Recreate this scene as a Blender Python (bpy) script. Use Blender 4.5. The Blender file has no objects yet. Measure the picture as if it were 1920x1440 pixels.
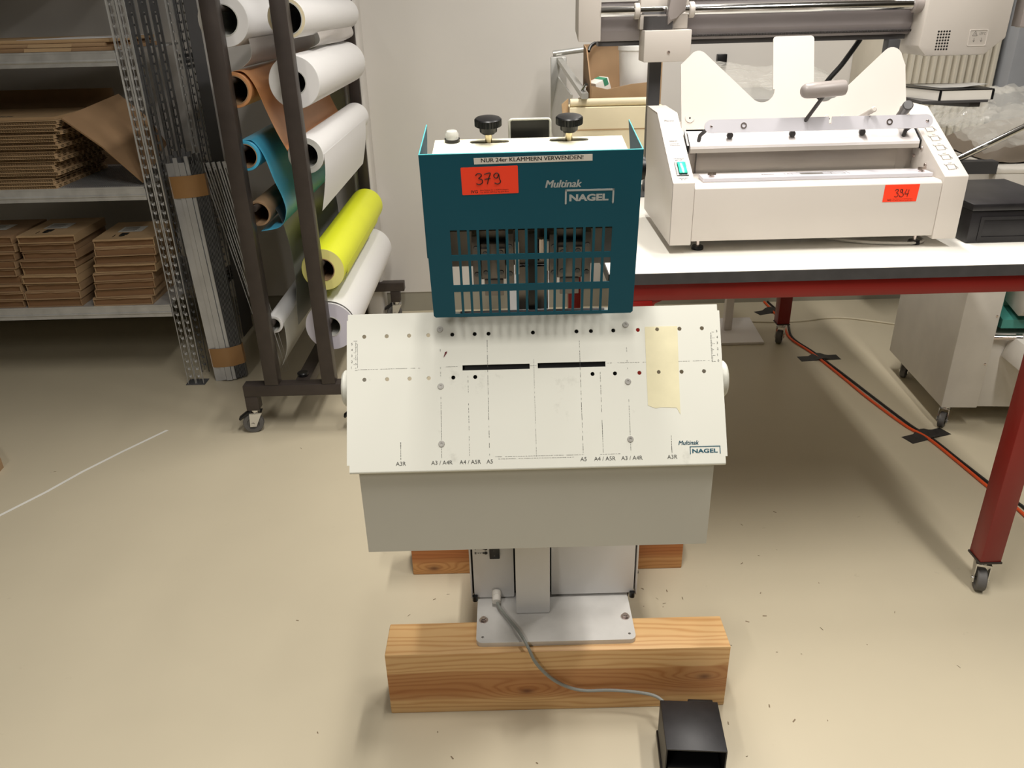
import bpy, bmesh, math, random
from mathutils import Vector, Matrix
random.seed(7)
SC = bpy.context.scene
COL = SC.collection
V = Vector

# ---------------------------------------------------------------- camera, light, exposure
H = 1.38
TH = math.atan(1500 / 3130.0); RO = math.radians(1.46)
r0 = V((1, 0, 0)); u0 = V((0, math.sin(TH), math.cos(TH))); fw = V((0, math.cos(TH), -math.sin(TH)))
cr = math.cos(RO) * r0 - math.sin(RO) * u0
cu = math.sin(RO) * r0 + math.cos(RO) * u0
cam = bpy.data.cameras.new('camera'); cam.sensor_width = 36; cam.lens = 1500 / 1920 * 36; cam.clip_start = 0.02
co = bpy.data.objects.new('camera', cam); COL.objects.link(co)
co.matrix_world = Matrix(((cr.x, cu.x, -fw.x, 0), (cr.y, cu.y, -fw.y, 0), (cr.z, cu.z, -fw.z, H), (0, 0, 0, 1)))
SC.camera = co
vs = SC.view_settings
vs.view_transform = 'Standard'; vs.look = 'None'; vs.gamma = 1.0; vs.use_curve_mapping = False
vs.exposure = 0.1
w = bpy.data.worlds.new('world'); SC.world = w; w.use_nodes = True
w.node_tree.nodes['Background'].inputs[0].default_value = (0.9, 0.93, 1, 1)
w.node_tree.nodes['Background'].inputs[1].default_value = 0.1

def area(name, loc, sx, sy, power, col=(1.0, 0.955, 0.895)):
    l = bpy.data.lights.new(name, 'AREA'); l.shape = 'RECTANGLE'; l.size = sx; l.size_y = sy
    l.energy = power; l.color = col; l.spread = math.radians(158)
    o = bpy.data.objects.new(name, l); COL.objects.link(o); o.location = loc
    return o
for lx, ly, le in ((1.3, 0.65, 31), (0.75, 2.45, 38), (0.0, 0.95, 33), (-1.35, -1.3, 40)):
    area('ceiling_tube', (lx, ly, 2.75), 0.14, 1.3, le)

# ---------------------------------------------------------------- materials
def lin(c):
    return tuple(((x / 255) / 12.92 if x / 255 <= 0.04045 else ((x / 255 + 0.055) / 1.055) ** 2.4) for x in c)
MATS = {}
def mat(name, rgb, rough=0.5, metal=0.0, var=0.06, scale=8.0, bump=0.0, bscale=200.0, alpha=1.0, trans=0.0, stretch=(1, 1, 1), coat=0.0, spec=0.5, ior=1.45):
    m = bpy.data.materials.new(name); m.use_nodes = True
    nt = m.node_tree; b = nt.nodes['Principled BSDF']; L = nt.links
    tc = nt.nodes.new('ShaderNodeTexCoord'); mp = nt.nodes.new('ShaderNodeMapping')
    mp.inputs['Scale'].default_value = stretch; L.new(tc.outputs['Object'], mp.inputs[0])
    nz = nt.nodes.new('ShaderNodeTexNoise'); nz.inputs['Scale'].default_value = scale; nz.inputs['Detail'].default_value = 4
    L.new(mp.outputs[0], nz.inputs[0])
    rp = nt.nodes.new('ShaderNodeValToRGB'); c = lin(rgb)
    e = rp.color_ramp.elements
    e[0].position = 0.3; e[1].position = 0.7
    e[0].color = tuple(max(0, x * (1 - var)) for x in c) + (1,); e[1].color = tuple(min(1, x * (1 + var)) for x in c) + (1,)
    L.new(nz.outputs['Fac'], rp.inputs[0]); L.new(rp.outputs[0], b.inputs['Base Color'])
    b.inputs['Roughness'].default_value = rough; b.inputs['Metallic'].default_value = metal
    b.inputs['Alpha'].default_value = alpha; b.inputs['Transmission Weight'].default_value = trans
    b.inputs['Coat Weight'].default_value = coat; b.inputs['Specular IOR Level'].default_value = spec; b.inputs['IOR'].default_value = ior
    if bump:
        n2 = nt.nodes.new('ShaderNodeTexNoise'); n2.inputs['Scale'].default_value = bscale; n2.inputs['Detail'].default_value = 3
        L.new(mp.outputs[0], n2.inputs[0])
        bp = nt.nodes.new('ShaderNodeBump'); bp.inputs['Strength'].default_value = bump; bp.inputs['Distance'].default_value = 0.002
        L.new(n2.outputs['Fac'], bp.inputs['Height']); L.new(bp.outputs[0], b.inputs['Normal'])
    MATS[name] = m
    return m

def floor_material():
    m = mat('floor_coating', (192, 182, 158), 0.42, var=0.045, scale=1.6, bump=0.03, bscale=60)
    nt = m.node_tree; L = nt.links; b = nt.nodes['Principled BSDF']
    src = b.inputs['Base Color'].links[0].from_socket
    tc = nt.nodes.new('ShaderNodeTexCoord')
    vo = nt.nodes.new('ShaderNodeTexNoise'); vo.inputs['Scale'].default_value = 23; vo.inputs['Detail'].default_value = 6; vo.inputs['Roughness'].default_value = 0.62
    L.new(tc.outputs['Object'], vo.inputs[0])
    rp = nt.nodes.new('ShaderNodeValToRGB'); rp.color_ramp.elements[0].position = 0.68; rp.color_ramp.elements[1].position = 0.78
    rp.color_ramp.elements[0].color = (0, 0, 0, 1); rp.color_ramp.elements[1].color = (0.35, 0.35, 0.35, 1)
    L.new(vo.outputs['Fac'], rp.inputs[0])
    mx = nt.nodes.new('ShaderNodeMix'); mx.data_type = 'RGBA'
    L.new(rp.outputs[0], mx.inputs[0]); L.new(src, mx.inputs[6]); mx.inputs[7].default_value = lin((140, 128, 106)) + (1,)
    L.new(mx.outputs[2], b.inputs['Base Color'])
    return m

def wood_material(name, light, mid, heart, shift, knots):
    """pine: fine growth lines running along X, a darker heartwood band, knots that bend the lines"""
    m = bpy.data.materials.new(name); m.use_nodes = True
    nt = m.node_tree; b = nt.nodes['Principled BSDF']; L = nt.links
    def N(t, **k):
        n = nt.nodes.new(t)
        for q, v_ in k.items(): setattr(n, q, v_)
        return n
    def M(op, a, b_=None):
        n = N('ShaderNodeMath', operation=op)
        for i, x in enumerate((a, b_)):
            if x is None: continue
            if isinstance(x, (int, float)): n.inputs[i].default_value = x
            else: L.new(x, n.inputs[i])
        return n.outputs[0]
    tc = N('ShaderNodeTexCoord'); sep = N('ShaderNodeSeparateXYZ'); L.new(tc.outputs['Object'], sep.inputs[0])
    mp = N('ShaderNodeMapping'); mp.inputs['Scale'].default_value = (1.3, 10, 10); mp.inputs['Location'].default_value = (shift, shift, shift)
    L.new(tc.outputs['Object'], mp.inputs[0])
    n1 = N('ShaderNodeTexNoise'); n1.inputs['Scale'].default_value = 1.4; n1.inputs['Detail'].default_value = 3; L.new(mp.outputs[0], n1.inputs[0])
    f = M('ADD', M('MULTIPLY', sep.outputs['Z'], 150.0), M('MULTIPLY', sep.outputs['Y'], 130.0))
    f = M('ADD', f, M('MULTIPLY', n1.outputs['Fac'], 12.0))
    dark = None
    for kx, kz, s_ in knots:
        dx = M('MULTIPLY', M('SUBTRACT', sep.outputs['X'], kx), 0.30); dz = M('SUBTRACT', sep.outputs['Z'], kz)
        d2 = M('ADD', M('MULTIPLY', dx, dx), M('MULTIPLY', dz, dz))
        g_ = M('POWER', 2.718, M('MULTIPLY', d2, -1.0 / (s_ * s_)))
        f = M('ADD', f, M('MULTIPLY', g_, 9.0))
        dx2 = M('MULTIPLY', M('SUBTRACT', sep.outputs['X'], kx), 0.55)
        k_ = M('POWER', 2.718, M('MULTIPLY', M('ADD', M('MULTIPLY', dx2, dx2), M('MULTIPLY', dz, dz)), -1.0 / (0.008 * 0.008)))
        dark = k_ if dark is None else M('ADD', dark, k_)
    ln = M('PINGPONG', f, 1.0)
    rp = N('ShaderNodeValToRGB'); e = rp.color_ramp.elements
    e[0].color = lin(mid) + (1,); e[1].color = lin(light) + (1,); e[0].position = 0.0; e[1].position = 0.6
    L.new(ln, rp.inputs[0])
    zb = M('ADD', sep.outputs['Z'], M('MULTIPLY', n1.outputs['Fac'], 0.016))
    hr = N('ShaderNodeValToRGB'); h = hr.color_ramp.elements
    h[0].position = 0.0; h[0].color = (0, 0, 0, 1); h[1].position = 1.0; h[1].color = (0, 0, 0, 1)
    for p, v_ in ((0.21, 0.0), (0.235, 0.55), (0.33, 1.0), (0.60, 0.75), (0.625, 0.05)):
        q = h.new(p); q.color = (v_, v_, v_, 1)
    L.new(M('MULTIPLY', zb, 5.0), hr.inputs[0])
    mx = N('ShaderNodeMix', data_type='RGBA', blend_type='MULTIPLY'); L.new(M('MULTIPLY', hr.outputs[0], 0.85), mx.inputs[0]); L.new(rp.outputs[0], mx.inputs[6]); mx.inputs[7].default_value = lin(heart) + (1,)
    m2 = N('ShaderNodeMix', data_type='RGBA'); L.new(M('MINIMUM', M('MULTIPLY', dark, 0.8), 0.8), m2.inputs[0]); L.new(mx.outputs[2], m2.inputs[6]); m2.inputs[7].default_value = lin((92, 48, 26)) + (1,)
    L.new(m2.outputs[2], b.inputs['Base Color'])
    b.inputs['Roughness'].default_value = 0.48
    bp = N('ShaderNodeBump'); bp.inputs['Strength'].default_value = 0.05; bp.inputs['Distance'].default_value = 0.002
    L.new(ln, bp.inputs['Height']); L.new(bp.outputs[0], b.inputs['Normal'])
    MATS[name] = m
    return m

def plate_material():
    m = mat('plate_paint', (208, 208, 198), 0.38, var=0.012, scale=5)
    nt = m.node_tree; L = nt.links; b = nt.nodes['Principled BSDF']
    src = b.inputs['Base Color'].links[0].from_socket
    tc = nt.nodes.new('ShaderNodeTexCoord')
    n = nt.nodes.new('ShaderNodeTexNoise'); n.inputs['Scale'].default_value = 14; n.inputs['Detail'].default_value = 8; n.inputs['Roughness'].default_value = 0.7
    L.new(tc.outputs['Object'], n.inputs[0])
    rp = nt.nodes.new('ShaderNodeValToRGB'); rp.color_ramp.elements[0].position = 0.61; rp.color_ramp.elements[1].position = 0.74
    rp.color_ramp.elements[0].color = (0, 0, 0, 1); rp.color_ramp.elements[1].color = (0.45, 0.45, 0.45, 1)
    L.new(n.outputs['Fac'], rp.inputs[0])
    mx = nt.nodes.new('ShaderNodeMix'); mx.data_type = 'RGBA'
    L.new(rp.outputs[0], mx.inputs[0]); L.new(src, mx.inputs[6]); mx.inputs[7].default_value = lin((150, 148, 138)) + (1,)
    L.new(mx.outputs[2], b.inputs['Base Color'])
    return m

FLOOR = floor_material(); PLATE = plate_material()
WOOD = wood_material('pine_beam', (214, 174, 120), (194, 146, 92), (200, 158, 116), 0.0, ((-0.065, 0.056, 0.022), (0.31, 0.085, 0.026)))
WOOD2 = wood_material('pine_beam_rear', (206, 152, 94), (186, 128, 72), (208, 164, 122), 3.1, ((-0.3, 0.02, 0.02),))
WALL = mat('wall_paint', (206, 202, 196), 0.7, var=0.02, scale=2.5, bump=0.06, bscale=30)
WALLSTRIPE = mat('wall_base_paint', (150, 146, 132), 0.6, var=0.03)
CEIL = mat('ceiling_concrete', (120, 116, 110), 0.8)
TEAL = mat('teal_enamel', (4, 76, 94), 0.36, var=0.03, spec=0.3)
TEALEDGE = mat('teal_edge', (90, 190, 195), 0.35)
CREAM = mat('cream_enamel', (202, 195, 187), 0.4, var=0.015)
HEADCREAM = mat('head_cream', (240, 234, 208), 0.4, var=0.01)
GREYP = mat('grey_panel', (218, 217, 216), 0.42, var=0.015)
APRON = mat('apron_grey', (180, 178, 168), 0.45, var=0.012)
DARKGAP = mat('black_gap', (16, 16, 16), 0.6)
BLACK = mat('black_plastic', (20, 20, 21), 0.35, var=0.1)
BLACKM = mat('black_painted_metal', (27, 25, 27), 0.42, var=0.3, scale=30, bump=0.05)
STEEL = mat('bright_steel', (215, 203, 198), 0.22, 1.0, var=0.05, scale=30)
DSTEEL = mat('machine_steel', (128, 122, 118), 0.38, 0.6, var=0.12, scale=20)
GALV = mat('galvanised_steel', (192, 192, 190), 0.3, 0.4, var=0.12, scale=22)
GALVD = mat('dull_zinc', (104, 105, 107), 0.38, 0.45, var=0.2, scale=18)
STRIPM = mat('pale_zinc_strip', (222, 222, 220), 0.5, 0.0, var=0.1, scale=60)
ALUPLATE = mat('aluminium_plate', (206, 204, 200), 0.4, 0.2, var=0.09, scale=14, bump=0.04, bscale=80)
SCREW = mat('zinc_screw', (176, 174, 168), 0.35, 0.4, var=0.15, scale=300)
PROF = mat('profile_steel', (190, 191, 193), 0.26, 0.5, var=0.1, scale=10)
BRASS = mat('brass_stem', (205, 192, 160), 0.25, 1.0)
GLASS = mat('clear_lamp', (235, 235, 228), 0.1, alpha=0.55, bump=0.4, bscale=500)
PAPER = mat('white_paper', (226, 225, 224), 0.55, var=0.012, scale=3)
PAPERG = mat('grey_white_paper', (196, 196, 190), 0.55, var=0.03, scale=4)
PAPERL = mat('lavender_paper', (205, 202, 214), 0.5, var=0.02)
CREAMP = mat('cream_paper', (222, 210, 178), 0.6, var=0.03)
ORANGEP = mat('tan_orange_film', (196, 140, 94), 0.4, var=0.04)
BLUEP = mat('blue_film', (78, 178, 216), 0.35, var=0.04)
YELLOWP = mat('neon_yellow_film', (226, 232, 44), 0.42, var=0.02)
YELLOWE = mat('pale_yellow_edge', (228, 222, 140), 0.6)
GREYFILM = mat('grey_film', (96, 97, 94), 0.3, var=0.1, scale=4)
MILKFILM = mat('milky_film', (214, 208, 203), 0.35, var=0.05, alpha=0.7)
CORE = mat('cardboard_core', (150, 122, 92), 0.8, var=0.08)
COREDARK = mat('core_inside', (70, 60, 50), 0.9)
RACK = mat('brown_black_steel', (62, 55, 51), 0.4, 0.2, var=0.15, scale=14)
CHROME = mat('chrome', (215, 215, 215), 0.12, 1.0, var=0.02)
RUBBER = mat('grey_rubber', (92, 90, 88), 0.6)
RED = mat('dark_red_paint', (126, 22, 18), 0.35, var=0.06, coat=0.15)
TTOP = mat('white_laminate', (236, 233, 224), 0.3, var=0.01)
TEDGE = mat('dark_edge_band', (64, 63, 64), 0.5, var=0.12, scale=40)
CARD = mat('brown_cardboard', (160, 132, 100), 0.8, var=0.07, scale=12, bump=0.05, bscale=90)
CARD2 = mat('brown_cardboard_dark', (146, 117, 86), 0.82, var=0.08, scale=12)
CARD3 = mat('brown_cardboard_light', (172, 144, 108), 0.8, var=0.06, scale=12)
CARDIN = mat('cardboard_recess', (128, 96, 66), 0.85, var=0.08)
COREW = mat('brown_grey_core', (128, 116, 102), 0.5)
FLUTE = mat('cardboard_flute', (176, 148, 112), 0.85, var=0.08)
TAPEB = mat('brown_packing_tape', (158, 120, 78), 0.28, var=0.06)
MASK = mat('masking_tape', (208, 201, 168), 0.45, var=0.05, scale=30, bump=0.1, bscale=60)
DTAPE = mat('dark_cloth_tape', (42, 40, 38), 0.5, var=0.15, scale=60)
STICKER = mat('orange_red_sticker', (255, 66, 34), 0.5, var=0.02)
INK = mat('black_ink', (26, 24, 22), 0.6)
PRINT = mat('worn_black_print', (70, 70, 66), 0.6, var=0.3, scale=300)
GREYINK = mat('grey_print', (112, 108, 102), 0.6)
LABELW = mat('white_label', (216, 212, 204), 0.5)
SILVERINK = mat('silver_print', (168, 172, 172), 0.4)
TEALINK = mat('teal_print', (24, 76, 92), 0.5)
SWITCHG = mat('green_rocker', (60, 190, 165), 0.15, var=0.3, scale=60)
GREYPL = mat('grey_plastic', (150, 142, 138), 0.35)
DGREYPL = mat('dark_grey_plastic', (74, 72, 72), 0.4)
DGREYM = mat('dark_grey_steel', (72, 72, 74), 0.45, 0.1)
ROLLG = mat('grey_roller', (148, 141, 141), 0.4, var=0.04)
LEDGE = mat('ledge_white', (234, 229, 226), 0.3, var=0.01)
BAR = mat('clamp_bar_aluminium', (204, 202, 208), 0.32, 0.08, var=0.03)
TROUGH = mat('trough_grey', (186, 178, 168), 0.35, 0.25, var=0.04)
BUBBLE = mat('bubble_wrap', (214, 212, 204), 0.07, var=0.05, bump=1.0, bscale=60, alpha=0.26)
GREYBOX = mat('grey_box', (150, 148, 144), 0.5)
RIB = mat('ribbed_beige', (205, 198, 182), 0.5)
LOCKER = mat('locker_grey', (150, 152, 156), 0.5)
FOLDW = mat('folder_white', (212, 207, 198), 0.42)
FOLDT = mat('folder_teal', (70, 140, 130), 0.4)
ORANGEC = mat('orange_cable', (216, 82, 32), 0.45)
BLACKC = mat('black_cable', (28, 27, 26), 0.5)
GREYC = mat('grey_cable', (136, 138, 132), 0.45)
WHITEC = mat('white_cable', (206, 196, 172), 0.5)
STRAP = mat('white_strap', (232, 230, 222), 0.35)
WHITEB = mat('white_bucket_plastic', (232, 231, 228), 0.35)
ALU = mat('aluminium', (190, 190, 186), 0.35, 0.7, var=0.05)
REDDOT = mat('red_plastic', (190, 30, 26), 0.4)
GREENP = mat('green_print', (60, 130, 100), 0.5)
BLOTCH = mat('debris', (128, 112, 90), 0.8)
GREYCORK = mat('dark_mesh', (56, 52, 50), 0.7)
HOLE = mat('red_behind', (90, 24, 26), 0.5)

# ---------------------------------------------------------------- geometry helpers
class G:
    def __init__(s, M=None):
        s.bm = bmesh.new(); s.M = M or Matrix.Identity(4)
    def v(s, p): return s.bm.verts.new(s.M @ V(p))
    def box(s, x0, x1, y0, y1, z0, z1, b=0.0, seg=2):
        vs_ = [s.v((x, y, z)) for z in (z0, z1) for y in (y0, y1) for x in (x0, x1)]
        fs = [(0, 2, 3, 1), (4, 5, 7, 6), (0, 1, 5, 4), (2, 6, 7, 3), (0, 4, 6, 2), (1, 3, 7, 5)]
        fc = [s.bm.faces.new([vs_[i] for i in f]) for f in fs]
        if b:
            ed = list({e for f in fc for e in f.edges})
            bmesh.ops.bevel(s.bm, geom=ed, offset=b, segments=seg, affect='EDGES', profile=0.5)
        return s
    def prism(s, pts, off, b=0.0):
        off = V(off); n = len(pts)
        a = [s.v(p) for p in pts]; c = [s.v(V(p) + off) for p in pts]
        fc = [s.bm.faces.new(a[::-1]), s.bm.faces.new(c)]
        for i in range(n):
            j = (i + 1) % n
            fc.append(s.bm.faces.new((a[i], a[j], c[j], c[i])))
        if b:
            ed = list({e for f in fc for e in f.edges})
            bmesh.ops.bevel(s.bm, geom=ed, offset=b, segments=2, affect='EDGES', profile=0.5)
        return s
    def lathe(s, p0, axis, prof, n=20, closed=False):
        ax = V(axis).normalized(); t = V((0, 0, 1)) if abs(ax.z) < 0.9 else V((1, 0, 0))
        e1 = ax.cross(t).normalized(); e2 = ax.cross(e1); p0 = V(p0); rings = []
        for r, h in prof:
            if r < 1e-7: rings.append([s.v(p0 + ax * h)])
            else: rings.append([s.v(p0 + ax * h + (e1 * math.cos(2 * math.pi * k / n) + e2 * math.sin(2 * math.pi * k / n)) * r) for k in range(n)])
        m = len(rings)
        for i in range(m if closed else m - 1):
            A, B = rings[i], rings[(i + 1) % m]
            for k in range(n):
                q = [A[k % len(A)], A[(k + 1) % len(A)], B[(k + 1) % len(B)], B[k % len(B)]]
                q2 = []
                for z in q:
                    if z not in q2: q2.append(z)
                if len(q2) > 2:
                    try: s.bm.faces.new(q2)
                    except ValueError: pass
        return s
    def cyl(s, p0, p1, r, r1=None, n=16, b=0.0):
        p0 = V(p0); p1 = V(p1); L = (p1 - p0).length; r1 = r if r1 is None else r1
        if b: pr = [(0, 0), (r - b, 0), (r, b), (r1, L - b), (r1 - b, L), (0, L)]
        else: pr = [(0, 0), (r, 0), (r1, L), (0, L)]
        return s.lathe(p0, p1 - p0, pr, n)
    def ring(s, p0, p1, ro, ri, n=28):
        p0 = V(p0); p1 = V(p1); L = (p1 - p0).length
        return s.lathe(p0, p1 - p0, [(ri, 0), (ro, 0), (ro, L), (ri, L)], n, closed=True)
    def tube(s, pts, r, n=8, sub=6):
        P = [V(p) for p in pts]
        if sub > 1 and len(P) > 2:
            Q = []
            for i in range(len(P) - 1):
                a = P[max(i - 1, 0)]; b = P[i]; c = P[i + 1]; d = P[min(i + 2, len(P) - 1)]
                for k in range(sub):
                    t = k / sub
                    Q.append(0.5 * ((2 * b) + (c - a) * t + (2 * a - 5 * b + 4 * c - d) * t * t + (3 * b - a - 3 * c + d) * t ** 3))
            Q.append(P[-1]); P = Q
        rings = []; up = V((0, 0, 1)); prev = None
        for i, p in enumerate(P):
            d = (P[min(i + 1, len(P) - 1)] - P[max(i - 1, 0)]).normalized()
            if prev is None:
                t = up if abs(d.z) < 0.9 else V((1, 0, 0)); e1 = d.cross(t).normalized()
            else:
                e1 = (prev - d * prev.dot(d)).normalized()
            prev = e1; e2 = d.cross(e1)
            rings.append([s.v(p + (e1 * math.cos(2 * math.pi * k / n) + e2 * math.sin(2 * math.pi * k / n)) * r) for k in range(n)])
        for A, B in zip(rings, rings[1:]):
            for k in range(n): s.bm.faces.new((A[k], A[(k + 1) % n], B[(k + 1) % n], B[k]))
        s.bm.faces.new(rings[0][::-1]); s.bm.faces.new(rings[-1])
        return s
    def grid(s, rows, thick=0.0):
        vv = [[s.v(p) for p in r] for r in rows]; fc = []
        for A, B in zip(vv, vv[1:]):
            for k in range(len(A) - 1): fc.append(s.bm.faces.new((A[k], A[k + 1], B[k + 1], B[k])))
        if thick:
            bmesh.ops.recalc_face_normals(s.bm, faces=fc)
            bmesh.ops.solidify(s.bm, geom=fc, thickness=thick)
        return s
    def add_mesh(s, me, M):
        b2 = bmesh.new(); b2.from_mesh(me); b2.transform(s.M @ M)
        t = bpy.data.meshes.new('temp_mesh'); b2.to_mesh(t); b2.free(); s.bm.from_mesh(t); bpy.data.meshes.remove(t)
        return s

OFF = {}
def empty(name, loc, label, cat, group=None, rz=0.0):
    o = bpy.data.objects.new(name, None); o.empty_display_size = 0.05; COL.objects.link(o)
    o.location = loc; o.rotation_euler = (0, 0, rz); o['label'] = label; o['category'] = cat
    if group: o['group'] = group
    OFF[o.name] = V((0, 0, 0)) if rz else V(loc)       # rotated things are built in their own local frame
    return o
def tag(o, label, cat, group=None):
    o['label'] = label; o['category'] = cat
    if group: o['group'] = group
    return o
def obj(name, g, m, parent=None, label=None, kind=None, loc=None, smooth=35, recalc=True):
    if isinstance(g, G):
        bm = g.bm
        if recalc: bmesh.ops.recalc_face_normals(bm, faces=bm.faces[:])
        me = bpy.data.meshes.new(name); bm.to_mesh(me); bm.free()
    else: me = g
    if parent is not None: off = OFF[parent.name]
    else: off = V(loc) if loc is not None else V((0, 0, 0))
    if off.length: me.transform(Matrix.Translation(-off))
    me.materials.clear(); me.materials.append(m)
    me.shade_smooth()
    me.set_sharp_from_angle(angle=math.radians(smooth))
    o = bpy.data.objects.new(name, me); COL.objects.link(o)
    if parent is not None:
        o.parent = parent; OFF[o.name] = off
    else:
        o.location = off; OFF[o.name] = off
    if label: o['label'] = label
    if kind: o['kind'] = kind
    return o
def struct(name, g, m): return obj(name, g, m, kind='structure')
def copy_tree(o, parent=None):
    c = o.copy(); COL.objects.link(c)
    if parent is not None: c.parent = parent
    OFF[c.name] = OFF.get(o.name, V((0, 0, 0)))
    for ch in list(o.children): copy_tree(ch, c)
    return c
def new_thing_copy(src, loc, label, rz=None):
    c = copy_tree(src); c.location = loc
    if rz is not None: c.rotation_euler = (0, 0, rz)
    c['label'] = label
    return c

def rrect(x0, y0, x1, y1, r, n=4):
    pts = []
    for cx, cy, a in ((x1 - r, y0 + r, -90), (x1 - r, y1 - r, 0), (x0 + r, y1 - r, 90), (x0 + r, y0 + r, 180)):
        for k in range(n + 1):
            t = math.radians(a + 90 * k / n); pts.append((cx + r * math.cos(t), cy + r * math.sin(t)))
    return pts
def circ(x, y, r, n=12): return [(x + r * math.cos(2 * math.pi * k / n), y + r * math.sin(2 * math.pi * k / n)) for k in range(n)]
def cut_sheet(outline, holes, t):
    """flat sheet with real holes, thickness t upward from local z=0"""
    cv = bpy.data.curves.new('sheet', 'CURVE'); cv.dimensions = '2D'; cv.fill_mode = 'BOTH'; cv.extrude = t / 2
    for loop in [outline] + holes:
        sp = cv.splines.new('POLY'); sp.points.add(len(loop) - 1); sp.use_cyclic_u = True
        for p, q in zip(sp.points, loop): p.co = (q[0], q[1], 0, 1)
    tmp = bpy.data.objects.new('temp_sheet', cv)
    me = bpy.data.meshes.new_from_object(tmp); bpy.data.objects.remove(tmp); bpy.data.curves.remove(cv)
    me.transform(Matrix.Translation((0, 0, t / 2)))
    return me
def text_mesh(s, h=None, wd=None, bold=0.0, shear=0.0, spacing=1.0, depth=0.0):
    cv = bpy.data.curves.new('writing', 'FONT'); cv.body = s; cv.size = 1; cv.offset = bold; cv.shear = shear; cv.space_character = spacing; cv.extrude = depth
    cv.resolution_u = 3
    tmp = bpy.data.objects.new('temp_writing', cv)
    me = bpy.data.meshes.new_from_object(tmp); bpy.data.objects.remove(tmp); bpy.data.curves.remove(cv)
    xs = [v_.co.x for v_ in me.vertices]; ys = [v_.co.y for v_ in me.vertices]
    x0, x1, y0, y1 = min(xs), max(xs), min(ys), max(ys)
    sy = h / (y1 - y0) if h else None; sx = wd / (x1 - x0) if wd else None
    if sy is None: sy = sx
    if sx is None: sx = sy
    me.transform(Matrix.Diagonal((sx, sy, 1, 1)) @ Matrix.Translation((-x0, -y0, 0)))
    return me
def T(x, y, z=0): return Matrix.Translation((x, y, z))
def frame(o, ex, ey):
    """matrix with origin o, x axis ex, y axis ey"""
    ex = V(ex).normalized(); ey = V(ey).normalized(); ez = ex.cross(ey)
    return Matrix(((ex.x, ey.x, ez.x, o[0]), (ex.y, ey.y, ez.y, o[1]), (ex.z, ey.z, ez.z, o[2]), (0, 0, 0, 1)))
FRONT = lambda o: frame(o, (1, 0, 0), (0, 0, 1))       # a wall-like frame facing the viewer (-Y)

# ---------------------------------------------------------------- the room
WY = 3.746
struct('floor', G().box(-7, 7, -7, WY + 0.05, -0.1, 0), FLOOR)
struct('wall_back', G().box(-7, 7, WY, WY + 0.12, 0.099, 3.1), WALL)
struct('baseboard_back', G().box(-7, 7, WY + 0.004, WY + 0.12, 0, 0.1), WALLSTRIPE)
struct('wall_left', G().box(-7.1, -7, -7, WY, 0, 3.1), WALL)
struct('wall_right', G().box(7, 7.1, -7, WY, 0, 3.1), WALL)
struct('wall_front', G().box(-7, 7, -7.1, -7, 0, 3.1), WALL)
struct('ceiling', G().box(-7.1, 7.1, -7.1, WY + 0.12, 3.1, 3.2), CEIL)
struct('trim_1', G().box(-0.69, -0.603, WY - 0.11, WY + 0.02, 0.0, 2.8, b=0.02, seg=3), WALL)

# ---------------------------------------------------------------- wooden beams under the machine
tag(obj('wooden_beam', G().box(-0.278, 0.439, 1.251, 1.344, 0, 0.166, b=0.003), WOOD, loc=(0.08, 1.30, 0)),
    'front pine beam under the stapler base plate, with knots and dark grain', 'beam', 'beams under the stapling machine')
tag(obj('wooden_beam', G().box(-0.277, 0.441, 1.713, 1.806, 0, 0.166, b=0.003), WOOD2, loc=(0.08, 1.76, 0)),
    'rear pine beam half hidden behind the grey machine column', 'beam', 'beams under the stapling machine')

# ---------------------------------------------------------------- stapling machine
RT = (0.0355, 1.5, 0.166)
MA = empty('stapling_machine', RT, 'electric stapling machine with teal slotted hood, sloping white table and grey column', 'machine')
def hexhead(g, p, ax, r, h):
    return g.lathe(p, ax, [(0, 0), (r, 0), (r, h * 0.8), (r * 0.85, h), (0, h)], 6)
me = cut_sheet(rrect(-0.0885, 1.268, 0.2455, 1.8, 0.014), [circ(-0.075, 1.285, 0.003), circ(0.233, 1.285, 0.003)], 0.011)
me.transform(T(0, 0, 0.166)); obj('base_plate', me, ALUPLATE, MA)
for bx, by in ((-0.074, 1.335), (0.231, 1.335), (-0.074, 1.76), (0.231, 1.76)):
    obj('base_bolt', hexhead(G().ring((bx, by, 0.177), (bx, by, 0.179), 0.0095, 0.004), (bx, by, 0.179), (0, 0, 1), 0.0065, 0.006), STEEL, MA)
# lower cabinet
g = G().box(-0.099, 0.262, 1.422, 1.57, 0.177, 0.46)
obj('cabinet_core', g, DARKGAP, MA)
g = G()
for xa, xb in ((-0.103, -0.0995), (0.2625, 0.266)): g.box(xa, xb, 1.405, 1.575, 0.1775, 0.462, b=0.001)
g.box(-0.103, 0.266, 1.405, 1.575, 0.4625, 0.466)
obj('cabinet_frame', g, GREYP, MA)
lp = obj('left_panel', G().box(-0.0955, -0.0065, 1.404, 1.4215, 0.181, 0.46, b=0.0015), GREYP, MA)
obj('right_panel', G().box(0.0755, 0.2585, 1.404, 1.4215, 0.184, 0.46, b=0.002), GREYP, MA)
obj('neck', G().box(-0.003, 0.070, 1.352, 1.50, 0.178, 1.13, b=0.003), GREYP, MA)
obj('panel_foot', G().cyl((-0.094, 1.40, 0.177), (-0.094, 1.40, 0.190), 0.006), BLACK, MA)
obj('panel_foot', G().cyl((0.255, 1.40, 0.177), (0.255, 1.40, 0.190), 0.006), BLACK, MA)
sw = obj('rocker_switch', G().box(-0.058, -0.036, 1.396, 1.404, 0.292, 0.330, b=0.0015), BLACK, MA)
g = G()
for k, zz in ((1, 0.3135), (2, 0.300)):
    for q in range(k): g.box(-0.0485 + q * 0.0016, -0.0477 + q * 0.0016, 1.3953, 1.3957, zz, zz + 0.003)
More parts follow.
